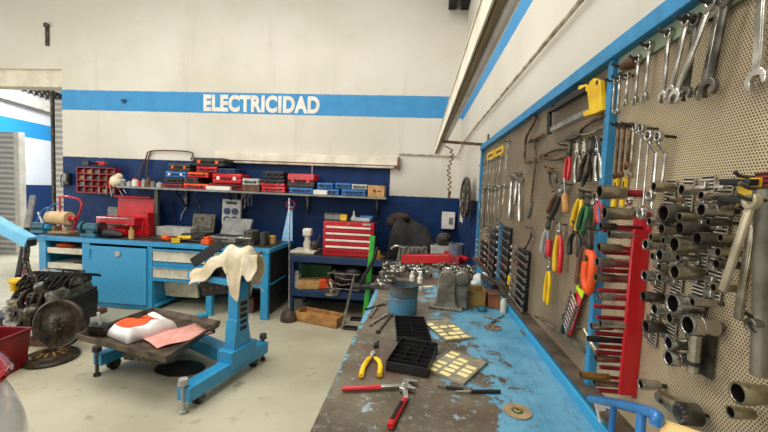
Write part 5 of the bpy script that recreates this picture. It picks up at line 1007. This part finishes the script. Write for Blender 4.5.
# ---- pliers
def pliers(a, b, cols, label, spread=.02, jl=.36, jw=.011, mt='steel', off=.018, curve=.5, r=.0065, name='pliers', nose=.35):
    """jaw tip a, handle ends round b"""
    T, L = hang(a, b, off); spread *= 1.3; r *= .86; o = thing(name, label, 'pliers', T); J = L*jl
    MB().prism([(-jw*nose, 0), (jw*nose, 0), (jw*.8, -J*.5), (jw*1.05, -J*.8), (jw*.7, -J*1.12), (-jw*.7, -J*1.12), (-jw*1.05, -J*.8), (-jw*.8, -J*.5)], -.005, .005).cyl((0, -J*.82, .004), (0, -J*.82, .0085), jw*.5, n=14).box((0, -J*.3, 0), (.0012, J*.6, .0108)).build('jaws', M[mt], o, bev=.0012)
    for s, c in ((-1, cols[0]), (1, cols[-1])):
        P = spl([(s*jw*.45, -J*1.05, 0), (s*spread*curve*1.5, -J*1.05-(L-J)*.22, 0), (s*spread, -J-(L-J)*.55, 0), (s*spread*.85, -L, 0)], 5)
        MB().tube(P, [r*.65]+[r*(.85+.3*min(1, i/8)) for i in range(len(P)-2)]+[r*.8], 10).build('handle', M[c] if isinstance(c, str) else c, o)
    hook(T.translation+V((0, 0, -L*.05)), off+.012); return o
pliers((562, 141), (606, 121), ('olive', 'rust'), 'long steel pliers lying sideways below the hacksaw', .012, .45, .011, 'dsteel', r=.005)
pliers((533, 158), (566, 153), ('rust', 'rust'), 'rusty long-nose pliers lying sideways beside T handle', .012, .4, .01, 'rust', r=.005)
pliers((571, 140), (566, 180), ('red', 'red'), 'pliers with slim red handles at middle of the board', .013, .38, .011, 'dsteel', r=.0055)
pliers((578, 141), (578, 182), ('steel', 'olive'), 'all-steel pliers right of the slim red handled pair', .016, .34, .012, 'steel', r=.0055)
pliers((585, 139), (586, 184), ('steel', 'dsteel'), 'all-steel pliers, middle of the bare metal group', .02, .34, .012, 'steel', r=.006)
pliers((593, 138), (580, 184), ('dsteel', 'dsteel'), 'dark slanted pliers crossing the all-steel pair', .014, .3, .011, 'dsteel', .03)
pliers((597, 137), (599, 180), ('steel', 'steel'), 'bright steel pliers hanging against the blue post', .012, .38, .012, 'chrome', r=.006)
pliers((548, 167), (555, 187), ('rust', 'dsteel'), 'small rusty scissors pliers left of slim red pair', .018, .3, .009, 'rust', r=.005)
pliers((565, 182), (549, 216), ('brown', 'olivec'), 'large cutter with brown and black handles', .014, .32, .017, 'steel', .024, r=.009)
driver((566, 213), (564, 178), 'wood', 'wood-handled screwdriver beside the large cutter', .03, .55, .011)
pliers((583, 190), (574, 228), ('yellow', 'yellow'), 'pliers with yellow handles left of the green pair', .015, .2, .012, 'dsteel', .022, r=.0075)
pliers((589, 196), (580, 232), ('dgreen', 'dgreen'), 'pliers with dark green handles under steel group', .014, .22, .011, 'dsteel', .028, r=.0075)
pliers((594, 198), (592, 229), ('dgreen', 'brown'), 'pliers with one green one brown handle by blue post', .013, .22, .01, 'steel', .02, r=.007)
pliers((598, 196), (601, 222), ('red', 'dred'), 'pliers with red handles half behind the blue post', .01, .2, .01, 'steel', .018, r=.007)
pliers((550, 217), (543, 255), ('lgrey', 'grey'), 'pliers with grey handles left of the red-yellow pliers', .018, .3, .012, 'dsteel', r=.0085)
driver((549, 239), (548, 275), 'red', 'red-handled screwdriver between grey and red-yellow pliers', .02, .5, .011)
pliers((560, 222), (557, 272), ('yellow', 'red'), 'pliers with red and yellow insulated handles', .018, .24, .012, 'steel', .022, r=.0085)
pliers((550, 258), (546, 303), ('yellow', 'yellow'), 'pliers with thin yellow handles, lowest of the board', .014, .26, .011, 'steel', .026, r=.0065)
pliers((576, 222), (574, 256), ('black', 'olivec'), 'black open pliers left of the orange handle', .026, .3, .012, 'dsteel', r=.0075)
pliers((588, 226), (579, 286), ('brown', 'brown'), 'brown-handled pliers left of the orange handle', .012, .3, .012, 'dsteel', .02, r=.008)
T, L = hang((589, 250), (588, 291), .04)
r_ = thing('orange_cutter', 'hand cutter with thick orange looped handle', 'cutter', T); MB().tube(spl([(0, -.005, 0), (.022, -.02, 0), (.02, -L*.6, 0), (.004, -L, 0), (-.018, -L*.75, 0), (-.014, -L*.3, 0)], 5), .0105, 10).build('handle', M['orange'], r_); MB().prism([(-.008, .07), (.004, .075), (.012, .0), (-.006, -.01)], -.005, .005).build('blade', M['dsteel'], r_, bev=.001); hook(T.translation+V((0, 0, .05)), .05)
# ---- red and green carded spanner set
T, L = hang((584, 281), (568, 334), .014)
r_ = thing('carded_spanner_set', 'red card with lime green header holding small chrome spanners', 'card', T)
MB().box((0, -L*.5, 0), (.036, L, .004)).build('card', M['red'], r_); MB().box((0, -.018, .003), (.046, .05, .004)).build('header', pm('lime', 'c4e01d', .5, 0, 'b4d012', 10), r_, bev=.002); MB().box((0, -.012, .0055), (.022, .014, .002)).build('header_window', M['black'], r_)
MB().box((-.02, -L*.62, .003), (.012, L*.6, .006)).build('edge_strip', M['black'], r_)
hook(T.translation)
for k in range(8):
    y0_ = -.058-(L-.07)*k/8; T3 = T @ TR(-.02, y0_, .012, rz=1.35); o = spanner_mb(.048-.0015*k, .0062, 'ring', 'open', .005).build('spanner', M['chrome'], mx=T3); tag(o, '%s small chrome spanner from the top on the red card' % ORD[k], 'spanner', 'spanners on the red card')
driver((564, 334), (568, 298), 'black', 'black-handled screwdriver left of the red spanner card', .02, .6, .011)
for i, pts in enumerate((((540, 318), (556, 330), (572, 340), (586, 352)), ((584, 330), (592, 345), (600, 357)))):
    rod(pts, .006, 'olive', ('bent steel bar along bottom of the middle board', 'second bent bar beside the blue post bottom')[i], 'bent_bar', 'bar', .02)
# ---- yellow holders behind the red rack
for i, (a, b) in enumerate((((617.5, 178), (613, 208)), ((626, 177), (622, 206)))):
    T, L = hang(a, b, .006); tag(MB().box((0, -L/2, 0), (.014, L, .006)).box((0, -L*.3, .0035), (.006, L*.3, .001), 1).build('feeler_holder', [M['yellow'], M['olivec']], mx=T), ('yellow strip holder nearer the blue post', 'yellow strip holder right of the other')[i], 'holder')
# ---- red rack of pins carrying sockets
Yr = at(635.5, 300, X=PX-.004).y
za, zb = at(634, 216, X=PX-.004).z, at(638, 402, X=PX-.004).z
rk = thing('socket_rack', 'tall red rack of long pins for sockets, next to blue post', 'socket rack', (PX, Yr, zb)); H_ = za-zb; W2 = .055
MB().box((-.004, 0, H_/2), (.008, W2, H_)).box((-.02, -W2/2+.004, H_/2-.01), (.03, .008, H_-.03)).build('back_plate', M['red'], rk, bev=.002)
w = MB()
for k in range(9): w.cyl((-.008, .012, H_*(k+.5)/9), (-.0095, .012, H_*(k+.5)/9), .007, n=12)
w.build('hole', M['dred'], rk)
tips = [(599, 192, .0155, .05, 'olive', -1), (604, 213, .0135, .055, 'olive', -1), (600.5, 226, .0085, .03, 'dsteel', 0), (609, 234, .0088, .055, 'steel', 0), (598.5, 247, .0095, .045, 'olive', 0), (596.5, 262, .0105, .075, 'steel', 0), (595.5, 277.5, .0095, .085, 'olive', 0), (598, 297, .0068, .03, 'steel', 0), (608, 297, .0075, .04, 'chrome', 0), (600, 323.5, .0085, .075, 'chrome', 0), (591, 326, .0075, .045, 'steel', 0), (588, 338.5, .0065, .085, 'black', 0), (595.5, 358, .008, .05, 'olive', 0), (580.5, 375, .0082, .06, 'brass', 0), (594, 382.5, .0078, .055, 'olive', 0)]
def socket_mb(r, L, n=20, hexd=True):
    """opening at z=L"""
    return MB().lathe([(r*.45, 0), (r*.85, 0), (r*.88, .002), (r*.88, L*.5), (r, L*.56), (r, L*.97), (r*.97, L), (r*.81, L), (r*.77, L*.97)], n, ends=False).lathe([(r*.77, L*.97), (r*.75, L*.93), (r*.75, L*.35), (r*.45, L*.33), (r*.45, 0)], n, 1, ends=False)  # inner faces get a dark oily colour that also paints in their shade
MXN = Mx(((0, 1, 0), (0, 0, 1), (-1, 0, 0))).transposed().to_4x4()   # local z -> -X
MXN = Mx(((0, -1, 0), (0, 0, 1), (-1, 0, 0))).transposed().to_4x4()
for i, (px, py, r, L, mt, k) in enumerate(tips):
    tip = at(px, py, Y=Yr-(.02 if px > 597 else -.008)+(.0 if i % 2 else .012)); T = MXN.copy(); T.translation = V((tip.x+L, tip.y, tip.z))
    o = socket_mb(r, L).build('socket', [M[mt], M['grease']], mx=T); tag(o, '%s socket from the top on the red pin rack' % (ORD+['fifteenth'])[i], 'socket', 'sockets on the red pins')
    MB().cyl((-.004, tip.y-Yr, tip.z-zb), (tip.x+L*.7-PX, tip.y-Yr, tip.z-zb), r*.5, n=8).build('pin', M['dred'], rk)
for i, (px, py) in enumerate(((603, 230), (602, 252), (601, 270), (598, 290), (594, 306), (597, 317), (595, 333), (598, 346), (596, 352), (600, 367), (598, 390))):
    tip = at(px, py, Y=Yr+.022); MB().cyl((-.004, .022, tip.z-zb), (tip.x-PX, .022, tip.z-zb), .005, n=8).build('pin', M['dred'], rk)
# ---- near sockets on their clip strips
for i, (a, b) in enumerate((((672, 180), (651, 345)), ((690, 178), (669, 345)), ((709, 176), (694, 345)), ((727, 178), (713, 300)))):
    T, L = hang(a, b, .006); r_ = thing('socket_rail', '%s perforated steel clip strip behind the near sockets' % ('leftmost', 'second from left', 'third from left', 'rightmost')[i], 'rail', T); MB().box((0, -L/2, 0), (.024, L, .004)).build('strip', perf('clip_strip', .006, .3, 'b3ab9b', 'cbc4b4', '241f1a', '7a6d58') if i == 0 else bpy.data.materials['clip_strip'], r_)
    for k in range(9): MB().box((0, -L*(k+.5)/9, .006), (.016, .012, .01)).build('clip', M['steel'], r_, bev=.001)
SK = [(653.4, 186.7, 4.5, .05), (681, 189.7, 5, .05), (700.6, 195.5, 4.2, .055), (668, 199.6, 2.4, .04), (662.7, 213.5, 8.4, .055), (679, 216.8, 4, .05), (700.6, 209.8, 6.3, .06), (649, 221.4, 3.8, .035), (661, 229, 5.2, .05), (679, 228.3, 6.2, .06), (650.4, 237, 3.4, .035), (645, 244.5, 4.8, .045), (663, 240.3, 3.2, .035), (673.6, 244.5, 7.5, .065), (696.7, 238.8, 6.3, .06), (720, 237.8, 3.9, .05), (659, 255, 5.6, .05), (677.5, 257.5, 3.4, .05), (717.5, 252, 4.3, .045), (716, 264, 4.3, .045), (659, 267, 3.2, .035), (659, 277.3, 3.7, .035), (644, 275.5, 4.9, .05), (674, 272, 7, .06), (643, 296.4, 4.7, .05), (672, 303.6, 9.4, .06), (692, 302, 4.1, .05), (654, 309, 5.2, .045), (669, 318, 4.9, .04), (645.5, 326.4, 5.6, .045), (687, 325, 9.3, .06), (668, 343, 5.9, .05), (668, 358, 6.8, .05), (713, 287.5, 4, .045), (708, 222, 3.2, .045), (652, 256, 3.2, .04), (640.5, 384, 4.6, .05)]
rowname = lambda y: 'top' if y < 205 else ('upper middle' if y < 232 else ('middle' if y < 262 else ('lower middle' if y < 300 else 'bottom')))
cnt = {}
for i, (px, py, rp, L) in sorted(enumerate(SK), key=lambda q: (rowname(q[1][1]), q[1][0])):
    X = PX-.012-L; p = at(px, py, X=X); L *= .66; X = PX-.012-L; p = at(px, py, X=X); r = rp*depth(p)/FPX*1.13; T = MXN.copy(); T.translation = V((PX-.012, p.y, p.z)); mt = ('olive', 'steel', 'chrome', 'olive', 'dsteel')[i % 5] if i != 30 and i != 25 else 'steel'
    mb = socket_mb(r, L, 22); rw = rowname(py); cnt[rw] = cnt.get(rw, 0)+1
    if i in (4, 6, 25, 30, 32): mb.lathe([(r*.9, L*.55), (r*1.02, L*.56), (r*1.02, L*.6), (r*.9, L*.61)], 22, closed=True)
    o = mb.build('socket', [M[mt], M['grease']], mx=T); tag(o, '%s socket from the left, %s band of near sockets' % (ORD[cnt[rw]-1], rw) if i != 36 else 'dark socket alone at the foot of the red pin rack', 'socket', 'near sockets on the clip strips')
    w = MB().cyl((PX+.002, p.y, p.z), (PX-.03, p.y, p.z), r*.4, n=8).build('socket_peg', M['dsteel'], bd_)
# ---- clip with steel bar, ratchet head, sleeve, tubes at right
T, L = hang((703, 322), (698, 372), .014)
r_ = thing('clamped_bar', 'short steel bar in dark clips below the near sockets', 'bar', T); MB().cyl((0, 0, .008), (0, -L, .008), .009, n=18).build('bar', M['olive'], r_)
for k in (.18, .82): MB().lathe([(.0091, -.003), (.0115, -.003), (.0115, .003), (.0091, .003)], 20, mx=TR(0, -L*k, .008, rx=pi/2), closed=True).build('clip', M['black'], r_)
MB().box((.005, -L*.5, -.008), (.024, L*1.1, .004)).build('back_strip', M['dsteel'], r_); hook(T.translation)
T, L = hang((688, 414), (660, 396), .03)
r_ = thing('ratchet_tool', 'pale ratchet tool with ring of bright teeth near bottom', 'ratchet', T); MB().cyl((0, 0, -.014), (0, 0, .012), .017, n=24).build('head', M['dsteel'], r_)
for k in range(12): a = 2*pi*k/12; MB().cyl((.0125*math.cos(a), .0125*math.sin(a), .012), (.0125*math.cos(a), .0125*math.sin(a), .015), .0024, n=8).build('tooth', M['steel'], r_)
MB().tube([(0, -.018, -.002), (0, -L*.5, 0), (0, -L*.95, 0), (0, -L, 0)], [.012, .013, .012, .009], 14).build('handle', M['olive'], r_); MB().cyl((0, -L*.65, .01), (0, -L*.65, .015), .004, n=10).build('button', M['black'], r_); hook(T.translation)
# big bars at right edge
def flatbar(a, b, w, off, mt, label, name='big_spanner'):
    T, L = hang(a, b, off); mb = spanner_mb(L, w, 'open', 'none', .008); o = mb.build(name, M[mt], mx=T, bev=.002); tag(o, label, 'spanner', 'large spanners at right edge'); hook(T.translation, off+.02)
M['pale'] = pm('pale_steel', 'c2b699', .4, .4, 'a0957a', 20); flatbar((752, 201), (721, 296), .012, .05, 'pale', 'large pale spanner hanging diagonally below yellow holder')
flatbar((755, 212), (737, 326), .014, .03, 'olive', 'large dull spanner hanging behind the pale one')
T, L = hang((764, 190), (759, 380), .03)
r_ = thing('tube_spanner', 'thick grey tube spanner at right edge of the board', 'tube spanner', T)
MB().lathe([(.007, 0), (.0108, 0), (.0108, -.03), (.0092, -.032), (.0092, -L+.005), (.007, -L+.005)], 20, mx=TR(rx=-pi/2), closed=True).build('tube', pm('dull_grey', '8b8577', .45, .5, '69624f', 20), r_)
hook(T.translation, .06)
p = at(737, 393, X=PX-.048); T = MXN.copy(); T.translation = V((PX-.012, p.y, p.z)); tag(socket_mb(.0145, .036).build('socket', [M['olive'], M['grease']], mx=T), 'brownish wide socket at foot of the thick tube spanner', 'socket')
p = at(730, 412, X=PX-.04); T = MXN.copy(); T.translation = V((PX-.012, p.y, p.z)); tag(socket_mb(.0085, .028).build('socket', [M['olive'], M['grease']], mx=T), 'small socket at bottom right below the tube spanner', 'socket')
p = at(745, 170, X=PX-.02); T, L = hang((752, 178), (748, 208), .012); r_ = thing('yellow_holder', 'yellow holder with two black clips above pale spanner', 'holder', T); MB().box((0, -L/2, 0), (.028, L, .01)).build('plate', M['yellow'], r_, bev=.001)
for k in (.15, .75): MB().box((-.006, -L*k, .012), (.05, .009, .014)).build('clip', M['black'], r_, bev=.002)
hook(T.translation)
T, L = hang((768, 172), (766, 196), .008); tag(MB().box((0, -L/2, 0), (.034, L, .004)).build('red_plate', perf('red_perforated', .006, .28, '7d2430', '932c38', '2b0f12', '5a1a22'), mx=T), 'dark red perforated plate at the right edge', 'plate')
T, L = hang((751, 318), (760, 340), .04); tag(MB().prism(jaw(0, -.009, .009, -1.2), -.006, .006).build('hook_tool', M['dsteel'], mx=T, bev=.002), 'dark hook end beside the thick tube spanner', 'hook'); hook(T.translation, .05)
# ---- blue clamp handle and things at front right of the bench
A_, B_ = at(592, 399, X=.40), at(654, 414, X=.36)
r_ = thing('clamp_handle', 'glossy blue tubular clamp handle at front right of bench', 'clamp', (0, 0, 0)); mt = pm('gloss_blue', '2f78b8', .25, 0, '245f96', 8, coat=.4)
zm = lambda p: V((p.x, p.y, BD+.004))
MB().tube(spl([A_+V((.0, .01, -.004)), A_, A_.lerp(B_, .5)+V((0, 0, .003)), B_, B_+V((-.004, -.012, -.01))], 5), .0085, 12).build('bar', mt, r_)
k1, k2 = A_.lerp(B_, .45), A_.lerp(B_, .86); MB().tube([k1, zm(k1+V((.0, -.0, 0)))], .006, 10).build('leg', mt, r_); MB().tube([k2, zm(k2+V((-.015, -.03, 0)))], .007, 10).build('leg', mt, r_); MB().box((k1.x, k1.y, BD+.004), (.05, .03, .006)).box(tuple(zm(k2+V((-.015, -.03, 0)))), (.05, .03, .006)).build('foot', mt, r_)
p = at(612, 424, Z=BD+.02); r_ = thing('paper_booklet', 'white printed booklet leaning under the blue handle', 'booklet', TR(p.x, p.y, BD+.032, rx=-.5, rz=.3)); MB().box((0, 0, 0), (.07, .003, .07)).build('pages', M['white'], r_); MB().box((-.012, -.002, -.004), (.018, .001, .05), rot=(0, .4, 0)).build('print', M['caseblue'], r_)
p, q = at(666, 432, X=.37), at(716, 450, X=.40); tag(MB().cyl(q, p, .016, .016, n=24).build('cardboard_roll', pm('roll_tan', 'd9b876', .6, 0, 'bf9a5a', 8)), 'tan cardboard roll at the bottom edge of view', 'roll')
# ---- hubcap clock and poster on the right wall beyond the board
p = at(468.5, 198, X=WR-.05); rr = (at(468, 178.5, X=WR-.02).z-at(468, 217.5, X=WR-.02).z)/2; T = Mx.Rotation(.1, 4, 'Z') @ MXN; T.translation = V((WR-.07, p.y, p.z))
r_ = thing('hubcap', 'dark wheel hubcap hung on right wall beyond tool board', 'hubcap', T); MB().lathe([(rr*.9, 0), (rr, 0), (rr, .02), (rr*.88, .025), (rr*.84, .012)], 36, closed=True).build('rim', M['dsteel'], r_); MB().cyl((0, 0, 0), (0, 0, .006), rr*.9, n=36).build('disc', pm('hub_pale', 'd2c6b2', .5, 0, '8e8070', 10), r_); w = MB()
for k in range(10): a = 2*pi*k/10; w.bar((rr*.15*math.cos(a), rr*.15*math.sin(a), .012), (rr*.86*math.cos(a), rr*.86*math.sin(a), .012), rr*.09, .01)
w.cyl((0, 0, .006), (0, 0, .022), rr*.22, n=20); w.build('spokes', M['dsteel'], r_)
a, b = at(461.8, 188, X=WR-.004), at(463.8, 224, X=WR-.004); tag(MB().box((WR-.004, a.y-.12, (a.z+b.z)/2), (.006, .26, a.z-b.z)).build('paper_poster', M['white']), 'white paper sheet on right wall behind the hubcap', 'poster')
# ------------------------------------------------------------------ light
def area(name, loc, size, power, rot=(0, 0, 0), col=(1, .97, .92)):
    l = bpy.data.lights.new(name, 'AREA'); l.shape = 'RECTANGLE'; l.size, l.size_y = size; l.energy = power; l.color = col
    o = bpy.data.objects.new(name, l); C.objects.link(o); o.location = loc; o.rotation_euler = rot; return o
area('roof_fill', (-2.2, 2.0, 5.1), (5, 2.2), 190, col=(1, .985, .96))  # unseen overhead area light, added for general top light
area('roof_fill', (-3.2, -1.2, 5.1), (6, 2.2), 190, col=(1, .985, .96))  # second unseen overhead area light, added like the first
area('rear_door_fill', (-3.4, -3.0, 2.0), (3.3, 3.4), 110, rot=(pi/2, 0, 0), col=(1, 1, .99))  # area light added in the unseen rear opening for frontal light
area('left_door_fill', (-8.8, 1.0, 2.0), (3.6, 3.6), 200, rot=(pi/2, 0, -pi/2), col=(1, 1, .99))  # area light added in the unseen left opening, brightens the tool board
area('bay_fill', (-7.5, 7.6, 4.5), (2.5, 2), 380, col=(.93, .97, 1))  # unseen area light, added to brighten the neighbouring bay
W = bpy.data.worlds.new('daylight'); bpy.context.scene.world = W; W.use_nodes = True; bg = W.node_tree.nodes['Background']; bg.inputs[0].default_value = (1, .985, .95, 1); bg.inputs[1].default_value = .22
S = bpy.context.scene; S.view_settings.view_transform = 'Standard'; S.view_settings.look = 'None'; S.view_settings.exposure = .0; S.view_settings.gamma = 1; S.view_settings.use_curve_mapping = False
S.cycles.use_denoising = True
